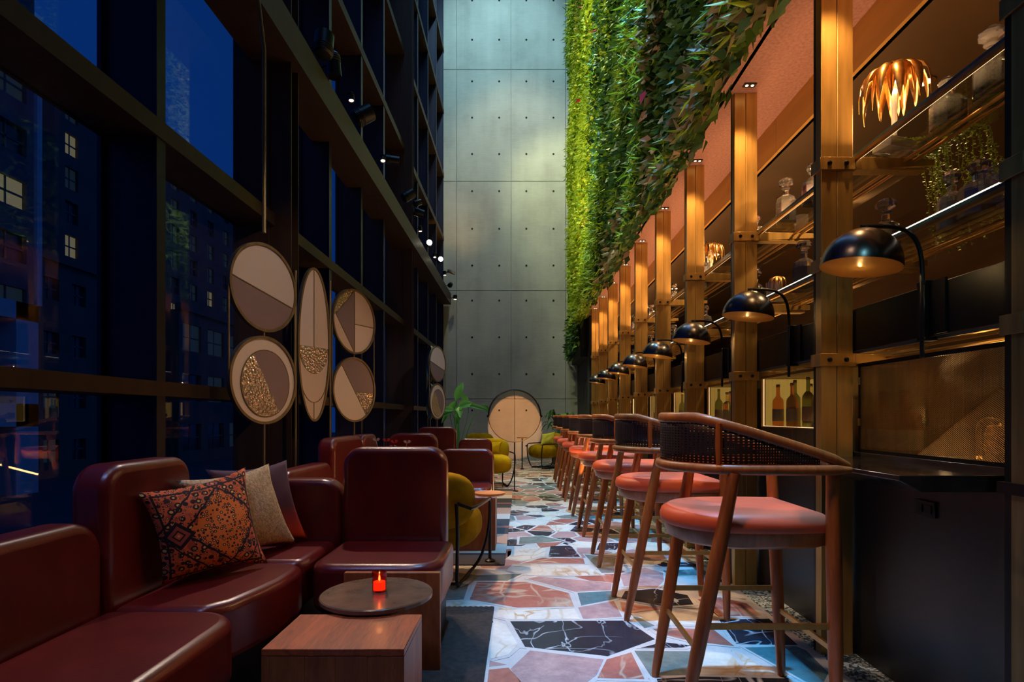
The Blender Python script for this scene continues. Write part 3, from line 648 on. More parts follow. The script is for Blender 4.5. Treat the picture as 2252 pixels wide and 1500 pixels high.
# recessed downlights in the soffit
def make_dl(name, z, r, mat, lit):
    t = thing(name, '', 'downlight', (0, 0, z))
    mb = MB(); mb.lathe([(r, -.001), (r+.008, -.004), (r*.82, -.005), (r*.78, .012)], (0, 0, 0), 20); mb.build('rim', 'bright_brass' if lit else 'dark_steel', t)
    mb = MB(); mb.lathe([(.0, -.003), (r*.8, -.003)], (0, 0, 0), 20); mb.build('lens', mat, t)
    return t
def make_sq():
    t = thing('soffit_spot', '', 'downlight', (0, 0, 2.9))
    mb = MB(); mb.box(-.035, .035, -.02, .02, -.006, .0); mb.build('housing', 'black_metal', t, smooth=0)
    for s in (-.016, .016): mb = MB(); mb.lathe([(0, -.0075), (.008, -.0075), (.009, -.0055)], (s, 0, 0), 10); mb.build('lens', 'downlight_glow', t)
    return t
sq = make_sq()
for k in range(1, NB+1):
    o = sq if k == 1 else dup(sq, (0, 0, 2.9), '')
    o.location = (1.31, post_y(k)-.085, 2.9); o['group'] = 'soffit spots over the posts'
    o['label'] = 'tiny twin soffit spot grazing the %s brass post from the end post' % ORD[k-1]
    light('SPOT', (1.29, post_y(k)-.14, 2.88), (1.315, post_y(k)+.0, 1.2), 36 if k < 5 else 30, (1, .56, .20), .02, 62, .7)
dl = make_dl('ceiling_downlight', 2.679, .045, 'downlight_glow', True)
for i, (x, y) in enumerate([(2.02, 2.9), (2.02, 4.45), (2.02, 6.0), (2.02, 7.6)]):
    o = dl if i == 0 else dup(dl, (0, 0, 2.679), '')
    o.location = (x, y, 2.679); o['group'] = 'downlights over the back bar'; o['label'] = '%s round downlight in the brown bar ceiling, from the camera' % ORD[i]
    light('SPOT', (x, y, 2.66), (1.75, y, 1.5), 34, (1, .58, .26), .03, 130, .6)
light('AREA', (1.47, 5.6, 2.13), (1.47, 5.6, 2.9), 48, (1, .56, .24), .03, sy=9.4)  # uplight added above the shelf to brighten soffit and fascia, no fitting
light('AREA', (2.72, 5.6, .96), (2.3, 5.6, 2.6), 45, (1, .50, .16), .06, sy=10)  # uplight added along the back bar to brighten its wall and ceiling
# lit cabinets between posts, mesh hatch in the first bay
def wires(x, y0, y1, z0, z1, pit, r):
    mb = MB()
    L = y1-y0; H = z1-z0; sl = .62
    for sgn in (1, -1):
        n = int((L+H/sl)/pit)+2
        for i in range(-1, n):
            a = i*pit-(H/sl if sgn > 0 else 0)
            pts = []
            y_s, y_e = (a, a+H/sl) if sgn > 0 else (a+H/sl, a)
            # clip to [0,L]
            (ya, za), (yb, zb) = (y_s, 0), (y_e, H)
            def at(y): return za+(zb-za)*(y-ya)/(yb-ya)
            lo, hi = max(0, min(ya, yb)), min(L, max(ya, yb))
            if hi-lo < .003: continue
            A = Vector((x+sgn*r, y0+lo, z0+at(lo))); B = Vector((x+sgn*r, y0+hi, z0+at(hi)))
            d = (B-A).normalized(); nrm = Vector((1, 0, 0)); sd = d.cross(nrm)
            vs_ = []
            for P_ in (A, B): vs_ += [P_-nrm*r*1.2, P_+sd*r, P_-sd*r]
            mb.add(vs_, [(0, 1, 4, 3), (1, 2, 5, 4), (2, 0, 3, 5)])
    return mb
def hatch():
    t = thing('mesh_hatch', 'large woven brass mesh hatch in the nearest bay beside the dark end post', 'hatch', (1.412, 1.52, .86))
    wires(0, .0, .88, .0, .345, .0105, .0014).build('woven_mesh', 'brass', t, smooth=0)
    mb = MB(); mb.box(-.006, .008, -.01, .885, -.012, .003); mb.box(-.006, .008, -.01, .885, .343, .358); mb.box(-.006, .008, .878, .888, -.012, .358); mb.build('frame', 'dark_steel', t, smooth=0)
    for z in (.10, .27): mb = MB(); mb.tube([(-.012, .872, z), (-.012, .872, z+.03)], .005, 8); mb.build('hinge', 'bright_brass', t)
hatch()
light('POINT', (1.75, 1.9, 1.15), None, .6, (1, .52, .16), .08)
light('POINT', (1.47, 2.02, 1.16), None, .2, (1, .6, .25), .02)  # small fill added behind the mesh to bring up the bottles
light('POINT', (1.8, 2.45, 1.0), None, .25, (1, .6, .25), .02)
def cabinet(k):
    y0, y1 = post_y(k)+.068, post_y(k+1)-.003
    t = thing('bottle_cabinet', 'lit brass-mesh bottle cabinet between the %s and %s brass posts' % (ORD[k-1], ORD[k]), 'cabinet', (1.412, y0, .84), group='lit bottle cabinets')
    L = y1-y0
    mb = MB(); mb.box(.0, .34, 0, L, .0, .098); mb.box(.325, .34, 0, L, .098, .378); mb.box(0, .34, 0, L, .378, .39); mb.box(0, .34, 0, .008, .098, .378); mb.box(0, .34, L-.008, L, .098, .378)
    mb.build('case', 'old_brass', t, smooth=0)
    mb = MB(); mb.box(.315, .322, .01, L-.02, .10, .375); mb.box(.02, .322, L-.018, L-.010, .10, .375); mb.build('glowing_back', 'niche_glow', t, smooth=0)
    mb = MB(); mb.box(.006, .011, .01, L-.01, .099, .104); mb.box(.006, .011, L-.016, L-.010, .1, .375); mb.build('light_strip', 'led', t, smooth=0)
    if k < 5: wires(.0, .01, L-.01, .10, .375, .013, .0009).build('woven_mesh', 'brass', t, smooth=0)
    mb = MB(); mb.box(-.004, .004, 0, L, .094, .101); mb.box(-.004, .004, 0, L, .376, .386); mb.box(-.004, .004, 0, .01, .1, .39); mb.box(-.004, .004, L-.01, L, .1, .39); mb.build('frame', 'brass', t, smooth=0)
    return y0, y1
# bottles
def make_bottle(name, glass, h, r, neck, label_c=None, cat='bottle'):
    t = thing(name, '', cat)
    mb = MB(); mb.lathe([(0, 0), (r*.95, 0), (r, .008), (r, h*.58), (r*.92, h*.64), (neck, h*.72), (neck*.9, h*.93), (neck*1.15, h*.94), (neck*1.15, h*.955)], (0, 0, 0), 20); mb.build('body', glass, t)
    mb = MB(); mb.lathe([(neck, h*.95), (neck, h), (0, h)], (0, 0, 0), 12); mb.build('cap', 'dark_steel', t)
    if label_c: mb = MB(); mb.lathe([(r+.0008, h*.14), (r+.0008, h*.42)], (0, 0, 0), 20); mb.build('paper_label', label_c, t)
    return t
protos = [make_bottle('liquor_bottle', 'amber_glass', .24, .030, .011, 'label_paper'), make_bottle('liquor_bottle', 'green_glass', .26, .028, .010, 'label_paper'), make_bottle('liquor_bottle', 'clear_bottle', .23, .033, .011, 'label_paper')]
used = set()
kindn = ['amber', 'green', 'clear']
for k in range(1, NB):
    y0, y1 = cabinet(k); n = 9 if k < 3 else 7 if k < 6 else 5
    for i in range(n):
        j = [0, 2, 0, 1, 1, 2, 0, 0, 2][(i+k*2) % 9] if k > 1 else [0, 1, 0, 2, 1, 2, 0, 1, 0][i]
        loc = (1.455+.055*(i % 2), y0+.06+(y1-y0-.14)*(i+.5)/n, .9385)
        lab = '%s bottle, %s in the lit cabinet after the %s brass post' % (kindn[j], ORD[i], ORD[k-1])
        if j in used: dup(protos[j], loc, lab, R.random()*6, 'bottles in the lit cabinets')
        else: used.add(j); protos[j].location = loc; protos[j]['label'] = lab; protos[j]['group'] = 'bottles in the lit cabinets'
# behind the near hatch
t = thing('work_counter', 'steel work counter behind the near brass mesh', 'counter', (1.43, 1.1, 0))
mb = MB(); mb.box(0, .55, 0, 1.35, .80, .83); mb.build('top', 'dark_steel', t, smooth=0); mb = MB(); mb.box(.02, .53, .02, 1.33, 0, .80); mb.build('base', 'dark_steel', t, smooth=0)
t = thing('back_bar', 'dark back bar cabinet against the bronze wall', 'cabinet', (2.75, 0, 0))
mb = MB(); mb.box(0, .44, 0, 10.8, 0, .9); mb.build('body', 'bronze_panel', t, smooth=0); mb = MB(); mb.box(-.02, .44, 0, 10.8, .9, .93); mb.build('top', 'black_stone', t, smooth=0)
bb = make_bottle('jug_bottle', 'amber_glass', .27, .058, .022, 'label_paper'); bb.location = (1.50, 2.385, .831); bb['label'] = 'big amber jug bottle behind the mesh, closest to the brass post'; bb['group'] = 'jug bottles behind the mesh'
dup(bb, (1.50, 2.255, .831), 'big amber jug bottle behind the mesh, right-hand one of the pair', group='jug bottles behind the mesh')
t = thing('bar_tap', 'small chrome tap standing behind the near brass mesh', 'tap', (1.60, 2.02, .831))
mb = MB(); mb.tube([(0, 0, 0), (0, 0, .12)]+bez((0, 0, .12), (0, 0, .17), (0, -.08, .17), (0, -.09, .13), 6), .008, 8); mb.build('spout', 'bright_brass', t); mb = MB(); mb.lathe([(.02, 0), (.02, .02), (.012, .03)], (0, 0, 0), 12); mb.build('base', 'bright_brass', t)
t = thing('cocktail_shaker', 'tall ribbed metal shaker behind the near mesh', 'shaker', (1.56, 1.90, .831))
mb = MB(); mb.lathe([(0, 0), (.026, 0), (.03, .10), (.03, .105)], (0, 0, 0), 16); mb.build('cup', 'bright_brass', t); mb = MB(); mb.lathe([(.03, .105), (.022, .135), (.012, .14), (.012, .16), (0, .162)], (0, 0, 0), 16); mb.build('cap', 'bright_brass', t)
# ================================================================== things on the shelves
def make_decanter(h, r, sq=1, ball=0):
    t = thing('decanter', '', 'decanter')
    b = h*.62
    mb = MB(); n = 8 if sq else 12
    prof = [(0, 0), (r, 0), (r*1.0, b*.75), (r*.85, b*.9), (r*.30, b*1.04), (r*.28, b*1.2), (r*.45, b*1.25)]
    mb.lathe(prof, (0, 0, 0), n, sq=sq); mb.build('body', 'crystal', t, smooth=20)
    mb = MB(); mb.lathe([(0, .006), (r*.9, .006), (r*.9, b*.70), (0, b*.70)], (0, 0, 0), n, sq=sq); mb.build('liquor', 'liquor', t, smooth=20)
    mb = MB()
    if ball: mb.lathe([(r*.2, b*1.26), (r*.55, b*1.38), (r*.6, b*1.48), (r*.35, b*1.6), (0, b*1.61)], (0, 0, 0), 8)
    else: mb.lathe([(r*.25, b*1.26), (r*.3, b*1.33), (r*.75, b*1.40), (r*.8, b*1.50), (r*.55, b*1.6), (0, b*1.61)], (0, 0, 0), 8)
    mb.build('stopper', 'crystal', t, smooth=15)
    return t
DA = make_decanter(.25, .052); DB = make_decanter(.21, .048, 0, 1); DC = make_decanter(.19, .056, 1, 1)
ZU, ZL = 2.0925, 1.6755
def place(proto, x, y, z, label, group, rz=0.3, state={}):
    if proto.name not in state:
        state[proto.name] = 1; proto.location = (x, y, z); proto.rotation_euler = (0, 0, rz); proto['label'] = label; proto['group'] = group; return proto
    return dup(proto, (x, y, z), label, rz, group)
gU, gL = 'decanters on the upper shelf', 'decanters on the lower shelf'
place(DA, 1.63, 2.0, ZU, 'square crystal decanter of dark liquor on the upper shelf beside the dark end post', gU, .2)
place(DC, 1.62, 2.19, ZU, 'short crystal decanter on the upper shelf, just right of the large gold palm lamp', gU, .5)
place(DA, 1.50, 3.27, ZU, 'tall crystal decanter of red liquor on the upper shelf between the first two brass posts', gU, .3)
place(DB, 1.50, 2.98, ZU, 'crystal decanter half hidden by the first brass post on the upper shelf', gU)
place(DB, 1.56, 2.09, ZL, 'round crystal decanter with flat stopper on the lower shelf, left of the ribbed decanter', gL)
place(DC, 1.55, 1.955, ZL, 'crystal decanter with square stopper on the lower shelf next to the cut tumbler', gL, .6)
place(DA, 1.56, 2.47, ZL, 'dark liquor decanter on the lower shelf behind the nearest dome lamp', gL, .5)
place(DC, 1.47, 2.62, ZL, 'low crystal decanter on the lower shelf touching the first brass post', gL, .1)
place(DA, 1.50, 3.06, ZL, 'tall square-stoppered decanter on the lower shelf before the second brass post', gL, .2)
place(DC, 1.57, 3.20, ZL, 'wide crystal decanter behind the tall one before the second brass post', gL, .9)
rr = random.Random(3)
for k in range(2, 9):
    y = post_y(k)
    for i in range(2):
        place([DA, DB, DC][(k+i) % 3], 1.50+.06*i, y+.30+.33*i, ZU, '%s decanter on the upper shelf past the %s brass post' % (['nearer', 'farther'][i], ORD[k-1]), gU, rr.random()*3)
    for i in range(3):
        place([DA, DB, DC][(k+i+1) % 3], 1.48+.06*i, y+.25+.24*i, ZL, '%s decanter on the lower shelf past the %s brass post' % (['first', 'middle', 'last'][i], ORD[k-1]), gL, rr.random()*3)
# tumblers
def make_tumbler():
    t = tag(MB().lathe([(0, 0), (.036, 0), (.042, .09), (.039, .09), (.034, .012), (0, .012)], (0, 0, 0), 10).build('cut_tumbler', 'crystal', smooth=15), 'cut crystal tumbler on the lower shelf beside the dark end post', 'glass', 'tumblers on the shelves'); t.location = (1.47, 1.80, ZL)
    for y, l in ((1.90, 'cut crystal tumbler behind the one nearest the end post'), (3.32, 'small cut tumbler beside the second brass post on the lower shelf')):
        c = t.copy(); COL.objects.link(c); c.location = (1.60 if y < 2 else 1.45, y, ZL); c['label'] = l
    for y, l in ((3.02, 'small cut tumbler on the upper shelf beside the tall red decanter'),):
        c = t.copy(); COL.objects.link(c); c.location = (1.66, 3.42, ZU); c['label'] = l
make_tumbler()
def make_palm(s=1.0):
    t = thing('palm_lamp', '', 'lamp')
    mb = MB(); mb.box(-.07, .07, -.045, .045, 0, .042); mb.build('crystal_base', 'crystal_block', t, bevel=.003, seg=2)
    mb = MB(); mb.lathe([(.018, .042), (.020, .055), (.011, .065), (.011, .285), (.018, .29)], (0, 0, 0), 10); mb.build('stem', 'crystal_block', t)
    rl = random.Random(4)
    for i in range(20):
        a = 2*pi*i/11+(.28 if i > 10 else 0); ln = .112+.018*rl.random() if i < 11 else .08; drop = .14+.05*rl.random(); h = .315+(.0 if i < 12 else .012)
        mb = MB(); n = 7
        for q in range(n+1):
            u = q/n; d = ln*sin(u*pi*.55)/sin(pi*.55); z = h+.055*sin(u*pi*.8)-drop*u**2.1; w_ = .027*sin(pi*min(1, u*.97+.03))**1.0*(1 if q < n else .05)
            for s_, dz in ((-1, -.006), (0, .004), (1, -.006)):
                mb.v.append((d*cos(a)-s_*w_*sin(a), d*sin(a)+s_*w_*cos(a), z+dz))
            if q: k = 3*q; mb.f += [(k-3, k-2, k+1, k), (k-2, k-1, k+2, k+1)]; mb.mi += [0, 0]
        o = mb.build('frond', 'palm_gold', t, smooth=60); sm = o.modifiers.new('thickness', 'SOLIDIFY'); sm.thickness = .0012
    mb = MB(); mb.lathe([(0, .282), (.014, .288), (.014, .308), (0, .314)], (0, 0, 0), 10); mb.build('bulb', 'bulb', t)
    return t
pl = make_palm(); pl.location = (1.545, 2.39, ZU); pl['label'] = 'large gold palm-leaf lamp on a crystal block, upper shelf beside the first brass post'; pl['group'] = 'gold palm lamps'; pl.rotation_euler = (0, 0, .3)
light('POINT', (1.545, 2.39, ZU+.25), None, 1.3, (1, .6, .25), .03)
dup(pl, (1.50, 4.55, ZU), 'gold palm-leaf lamp on the upper shelf between the second and third brass posts', .8, 'gold palm lamps', .75)
dup(pl, (1.52, 3.42, ZL), 'small pale palm-shaped lamp on the lower shelf by the second brass post', .1, 'gold palm lamps', .42)
dup(pl, (2.30, 4.32, 1.30), 'broad gold palm lamp standing behind the black steel band', .5, 'gold palm lamps', .9)
t = thing('lamp_pedestal', 'dark pedestal behind the bar under the broad palm lamp', 'pedestal', (2.30, 4.32, 0)); mb = MB(); mb.box(-.1, .1, -.1, .1, 0, 1.28); mb.build('block', 'bronze_panel', t, smooth=0); mb = MB(); mb.box(-.12, .12, -.12, .12, 1.28, 1.30); mb.build('top', 'bronze_panel', t, smooth=0)
# trailing plant on the upper shelf
def trailing():
    t = thing('trailing_plant', 'trailing string-of-leaves plant spilling over the back of the upper shelf below the palm lamp', 'plant', (1.70, 2.38, ZU))
    rl = random.Random(8)
    mb = MB(); mb.lathe([(0, 0), (.035, 0), (.045, .05), (.040, .05), (.035, .04), (0, .04)], (-.02, 0, 0), 16); mb.build('pot', 'pot', t)
    st = MB(); lf = MB()
    for i in range(34):
        a = rl.uniform(-pi, pi); x0, y0 = .055+rl.uniform(0, .05), rl.uniform(-.19, .17); L = rl.uniform(.12, .40)
        pts = [(-.02, 0, .045), (x0*.6, y0*.6, .07), (x0, y0, .02)]+[(x0+rl.uniform(-.008, .008)+.01*q, y0+rl.uniform(-.008, .008), -.02-L*q/6) for q in range(1, 7)]
        st.tube(pts, .0012, 4)
        for q in range(int(L*190)+14):
            u = q/(L*190+14)*(len(pts)-1.01); k = int(u); f = u-k; p = Vector(pts[k])*(1-f)+Vector(pts[k+1])*f
            d = Vector((rl.uniform(-1, 1), rl.uniform(-1, 1), rl.uniform(-.8, .3))).normalized(); s = .008+.005*rl.random(); w_ = d.orthogonal().normalized()*s*.5
            lf.add([p, p+d*s*.6+w_, p+d*s*1.3, p+d*s*.6-w_], [(0, 1, 2, 3)])
    # shelf-top runners
    for i in range(12):
        y1 = rl.uniform(-.16, .16); x1 = rl.uniform(-.22, 0); pts = [(-.02, 0, .045), (x1*.5, y1*.5, .04), (x1, y1, .012)]; st.tube(pts, .0012, 4)
        for q in range(30):
            u = q/30*1.99; k = int(u); f = u-k; p = Vector(pts[k])*(1-f)+Vector(pts[k+1])*f; d = Vector((rl.uniform(-1, 1), rl.uniform(-1, 1), rl.uniform(0, .6))).normalized(); s = .01; w_ = d.orthogonal().normalized()*s*.5
            lf.add([p, p+d*s*.6+w_, p+d*s*1.3, p+d*s*.6-w_], [(0, 1, 2, 3)])
    st.build('stem', 'leaf_trail', t); lf.build('foliage', 'leaf_trail', t, smooth=0)
trailing()
# ================================================================== living wall
def living_wall():
    t = thing('living_wall', 'tall living wall of mixed green plants hanging over the bar posts', 'living wall', (1.21, 7.8, 2.9))
    mb = MB(); mb.box(0, .02, -6.5, 5.4, 0, 9.1); mb.build('planting_panel', 'soil', t, smooth=0)
    g = np.random.default_rng(3)
    def field(y, z): return np.sin(y*2.1+1.3*np.sin(z*1.7))+np.sin(z*2.6+y*.9)+.7*np.sin(y*5+z*4.1)
    def leaves(n, name, mat, sel, smin, smax, wr, depth, shape=0, zmin=-.12, ymin=-6.3, ymax=5.35):
        y = g.uniform(ymin, ymax, n*3); z = g.uniform(zmin, 9.0, n*3)
        # only what the camera's side of the room can see
        z = np.where(g.random(n*3) < .35, g.uniform(zmin, 4, n*3), z)
        keep = sel(y, z, field(y, z)) & (z < 1.2+(y+7.8)*.88); y, z = y[keep][:n], z[keep][:n]; n = len(y)
        bulge = .10+.06*field(y, z)/2.5
        x = -np.abs(bulge+g.uniform(-.09, .05, n)+depth); x = np.minimum(x, -.015)
        z = z+np.where(z < .3, 0, 0)
        d = np.stack([-np.abs(g.normal(.7, .35, n)), g.normal(0, .55, n), g.normal(-.45, .55, n)], 1); d /= np.linalg.norm(d, axis=1)[:, None]
        up = g.normal(0, 1, (n, 3)); s = np.cross(d, up); s /= np.linalg.norm(s, axis=1)[:, None]; nn = np.cross(s, d)
        L = g.uniform(smin, smax, n)[:, None]; W = L*wr
        p = np.stack([x, y, z], 1)
        V = np.stack([p, p+d*L*.35+s*W*.5+nn*L*.05, p+d*L-nn*L*.12, p+d*L*.35-s*W*.5+nn*L*.05], 1).reshape(-1, 3)
        Fc = (np.arange(n)[:, None]*4+np.array([0, 1, 2, 3])[None]).reshape(-1)
        T = np.concatenate([np.stack([np.arange(n)*4, np.arange(n)*4+1, np.arange(n)*4+2], 1), np.stack([np.arange(n)*4, np.arange(n)*4+2, np.arange(n)*4+3], 1)])
        me = bpy.data.meshes.new(name); me.vertices.add(len(V)); me.vertices.foreach_set('co', V.astype(np.float32).ravel())
        me.loops.add(len(T)*3); me.loops.foreach_set('vertex_index', T.astype(np.int32).ravel()); me.polygons.add(len(T)); me.polygons.foreach_set('loop_start', np.arange(0, len(T)*3, 3, dtype=np.int32))
        me.update(calc_edges=True); me.validate(); me.materials.append(MATS[mat])
        o = bpy.data.objects.new(name, me); COL.objects.link(o); o.parent = t; o['kind'] = 'stuff'; return o
    leaves(52000, 'moss_foliage', 'leaf_moss', lambda y, z, f: (y+.28*z > -1.4+2.2*g.random(len(y))) & ((f > -.9) | (y > 1.5)) , .035, .09, .7, 0)  # bright moss kept towards the far end, painting its spotlit part
    leaves(30000, 'dark_foliage', 'leaf_dark', lambda y, z, f: (y+.28*z < 1.6), .05, .12, .6, .0)
    leaves(15000, 'fern_foliage', 'leaf_fern', lambda y, z, f: (f > .9) | ((z < .55) & (f > -.4)), .06, .15, .16, .05)
    leaves(9000, 'broad_leaf_foliage', 'leaf_brown', lambda y, z, f: ((y < -3.0) & (f > -.3)) | ((z < .35) & (f < -.8)), .07, .13, .5, .05)
    leaves(420, 'red_leaf_foliage', 'leaf_red', lambda y, z, f: (np.abs(((y*1.0) % 1.3)-.5) < .09) & (np.abs(((z+y*.55) % 1.9)-.5) < .10) & (y < 2), .09, .16, .42, .17)
    leaves(2500, 'hanging_foliage', 'leaf_dark', lambda y, z, f: (z < .1) & (y > 2.5), .08, .16, .5, .03, zmin=-.62, ymin=3.2)
    mb = MB(); mb.box(-.06, .10, 3.4, 5.3, -.75, .02); mb.build('lower_bracket', 'dark_wall', t, smooth=0)
living_wall()
# ================================================================== bar stools
def make_stool():
    t = thing('bar_stool', '', 'bar stool')
    # local frame: x towards the bar, y along the bar; back at x=-.25
    seat_poly = []
    for i in range(28):
        a = pi/2+pi*i/27; seat_poly.append((-.03+.235*cos(a), .22*sin(a)))
    seat_poly += [(.06, -.224), (.225, -.205), (.225, .205), (.06, .224)]
    n = len(seat_poly)
    mb = MB(); lv = [(.94, .625), (1.0, .635), (1.01, .655), (.985, .675), (.90, .689), (.60, .693), (.3, .690)]
    for s, z in lv:
        for x, y in seat_poly: mb.v.append((x*s, y*s, z+(.012*(x > .1))*0-.010*(s < .8)*(abs(y) < .1)))
    mb.v.append((0, 0, .688)); top = len(mb.v)-1
    for i in range(len(lv)-1):
        for k in range(n): mb.f.append((i*n+k, i*n+(k+1) % n, (i+1)*n+(k+1) % n, (i+1)*n+k))
    for k in range(n): mb.f.append(((len(lv)-1)*n+k, (len(lv)-1)*n+(k+1) % n, top))
    mb.f.append(tuple(range(n-1, -1, -1))); mb.mi = [0]*len(mb.f)
    mb.build('seat', 'salmon_leather', t, smooth=60)
    ap = MB()
    for s, z in ((.80, .572), (.93, .588), (.96, .632)):
        for x, y in seat_poly: ap.v.append((x*s+.012*(1-s), y*s, z))
    for i in range(2):
        for k in range(n): ap.f.append((i*n+k, i*n+(k+1) % n, (i+1)*n+(k+1) % n, (i+1)*n+k))
    ap.f += [tuple(range(n-1, -1, -1)), tuple(range(2*n, 3*n))]; ap.mi = [0]*len(ap.f)
    ap.build('apron', 'stool_wood', t, smooth=60)
    legs = {}
    for sy in (-1, 1):
        for nm, foot, topp in (('r', (-.247, .185*sy, 0), (-.095, .232*sy, .822)), ('f', (.243, .195*sy, 0), (.215, .222*sy, .822))):
            P0, P1 = Vector(foot), Vector(topp)
            pts = [P0+(P1-P0)*u for u in (0, .03, .3, .7, 1)]
            mb = MB(); mb.tube(pts, [.013, .016, .0225, .024, .019], 14); mb.build('leg', 'stool_wood', t); legs[(nm, sy)] = (P0, P1)
    at = lambda k, z: legs[k][0]+(legs[k][1]-legs[k][0])*(z/legs[k][1].z)
    for a, b, z in ((('r', -1), ('f', -1), .335), (('r', 1), ('f', 1), .335), (('r', -1), ('r', 1), .255), (('f', -1), ('f', 1), .255)):
        mb = MB(); A, B = at(a, z), at(b, z); d = (B-A).normalized(); s = Vector((0, 0, .009)); w_ = d.cross(Vector((0, 0, 1)))*.005
        mb.add([A-s-w_, A-s+w_, A+s+w_, A+s-w_, B-s-w_, B-s+w_, B+s+w_, B+s-w_], [(3, 2, 1, 0), (4, 5, 6, 7), (0, 1, 5, 4), (1, 2, 6, 5), (2, 3, 7, 6), (3, 0, 4, 7)])
        mb.build('footrest', 'brass', t, smooth=0)
    # arm rail: horizontal horseshoe; crest rail rises to the back
    def shoe(u):  # u 0..1 from near tip round the back to far tip
        if u < .3: f = u/.3; return (.262-.262*f-.03*f, -.237-.006*sin(f*pi))
        if u > .7: f = (1-u)/.3; return (.262-.262*f-.03*f, .237+.006*sin(f*pi))
        a = (u-.3)/.4*pi; return (-.03-.232*sin(a), -.237*cos(a))
    N_ = 40
    def strip(zf, hw, ht, off=0):
        mb = MB()
        for i in range(N_+1):
            u = i/N_; x, y = shoe(u); x2, y2 = shoe(min(1, u+.01)); x1, y1 = shoe(max(0, u-.01)); tx, ty = x2-x1, y2-y1; L = sqrt(tx*tx+ty*ty); nx, ny = ty/L, -tx/L
            z = zf(u); k = .55+.45*min(1, min(u, 1-u)/.05)
            for q in range(10):
                a = 2*pi*q/10; ca, sa = cos(a), sin(a); ca = abs(ca)**.7*(1 if ca > 0 else -1); sa = abs(sa)**.7*(1 if sa > 0 else -1)
                mb.v.append((x+nx*(off+hw*ca*k), y+ny*(off+hw*ca*k), z+ht*sa*k))
        for i in range(N_):
            for q in range(10): mb.f.append((i*10+q, i*10+(q+1) % 10, (i+1)*10+(q+1) % 10, (i+1)*10+q))
        mb.f += [tuple(range(9, -1, -1)), tuple(N_*10+q for q in range(10))]; mb.mi = [0]*len(mb.f); return mb
    crest = lambda u: .845+.150*min(1, max(0, (.262-shoe(u)[0])/.46))**.92
    strip(lambda u: .833, .021, .0165).build('arm_rail', 'stool_wood', t, smooth=60)
    strip(crest, .016, .018, .006).build('crest_rail', 'stool_wood', t, smooth=60)
    mb = MB(); mb.uv = []
    for i in range(N_+1):
        u = .10+.80*i/N_; x, y = shoe(u)
        for j in range(5):
            z = .845+(crest(u)-.850)*j/4; mb.v.append((x, y, z)); mb.uv.append((u, (z-.84)/.16))
    for i in range(N_):
        for j in range(4): mb.f.append((i*5+j, (i+1)*5+j, (i+1)*5+j+1, i*5+j+1))
    mb.mi = [0]*len(mb.f)
    o = mb.build('cane_back', 'cane_weave', t, smooth=60); sm = o.modifiers.new('thickness', 'SOLIDIFY'); sm.thickness = .003
    for u in (.36, .64):
        x, y = shoe(u); mb = MB(); mb.tube([(x*1.02, y*1.02, .84), (x*1.03, y*1.03, .91), (x*1.03, y*1.03, crest(u))], [.009, .012, .010], 8); mb.build('back_slat', 'stool_wood', t)
    return t
st = make_stool()
for k in range(8):
    o = st if k == 0 else dup(st, (0, 0, 0), '')
    o.location = (.760, 2.03+.98*k, 0); o.rotation_euler = (0, 0, [0, .01, -.012, .008, 0, -.01, .01, 0][k]); o['group'] = 'bar stools in a row at the bar'
    o['label'] = ('nearest and largest' if k == 0 else 'farthest and smallest' if k == 7 else ORD[k]+' from the camera') + ', wooden bar stool with salmon seat at the bar'
# ================================================================== sofas
def slab_back(W, H, r, th=.12, z0=.12, rl=None):
    """upright cushion in local xz, width W, from z0 to H, round top corners; front face at y=0, thickness backwards (+y)"""
    poly = rpoly(0, W, z0, H, (0.0, 0.0, r if rl is None else rl[1], r if rl is None else rl[0]), 8)
    return MB().prism(poly, 0, th, 'y')
def module(label, back, seatpoly, z=.40, zb=.20, cat='sofa', group='burgundy leather sofa units'):
    """back: list of (x,y,rz,W,H,r)"""
    cx = sum(p[0] for p in seatpoly)/len(seatpoly); cy = sum(p[1] for p in seatpoly)/len(seatpoly)
    t = thing('sofa_unit', label, cat, (cx, cy, 0), group=group)
    mb = MB(); mb.prism([(x-cx, y-cy) for x, y in seatpoly], zb, z); mb.build('seat', 'leather', t, bevel=.032, seg=4)
    for (x, y, rz, W, H, rr_) in back:
        rl = rr_ if isinstance(rr_, tuple) else (rr_, rr_)
        slab_back(W, H, .1, .125, .12, rl).build('backrest', 'leather', t, loc=(x-cx, y-cy, 0), rot=(0, 0, rz), bevel=.030, seg=4)
    mb = MB(); sx = [(x-cx)*.88 for x, y in seatpoly]; sy = [(y-cy)*.88 for x, y in seatpoly]
    mb.prism(list(zip(sx, sy)), 0, zb+.01); mb.build('plinth', 'black_metal', t, smooth=0)
    return t
Q = -pi/2
def wall_back(y0, y1, H, rr_): # back against the windows, front face at X=-1.29 looking +x
    return (-1.29, y0, pi/2, y1-y0, H, rr_)
A = [(-1.285, .55), (-.86, .55)]+rpoly(-1.285, -.85, 1.0, 1.795, (0, 0, .13, 0))[1:]
A = [(-1.285, .55), (-.85, .55)]+[(-.85-.13+.13*cos(a), 1.795-.13+.13*sin(a)) for a in [i*pi/14 for i in range(8)]]+[(-1.285, 1.795)]
module('nearest burgundy leather sofa unit with low back, cut off by the left photo edge', [wall_back(.55, 1.79, .685, (.03, .11))], A)
Bp = [(-1.285, 1.80), (-.99, 1.80), (-.93, 1.88), (-.90, 2.0), (-.875, 2.12), (-.872, 2.26), (-.885, 2.33), (-.93, 2.375), (-1.285, 2.385)]
module('burgundy sofa unit with tall back and the patterned cushion', [wall_back(1.80, 2.27, .845, (.09, .09))], Bp)
Cp = [(-1.285, 2.39), (-.925, 2.385), (-.90, 2.42), (-.895, 2.80), (-1.285, 2.80)]
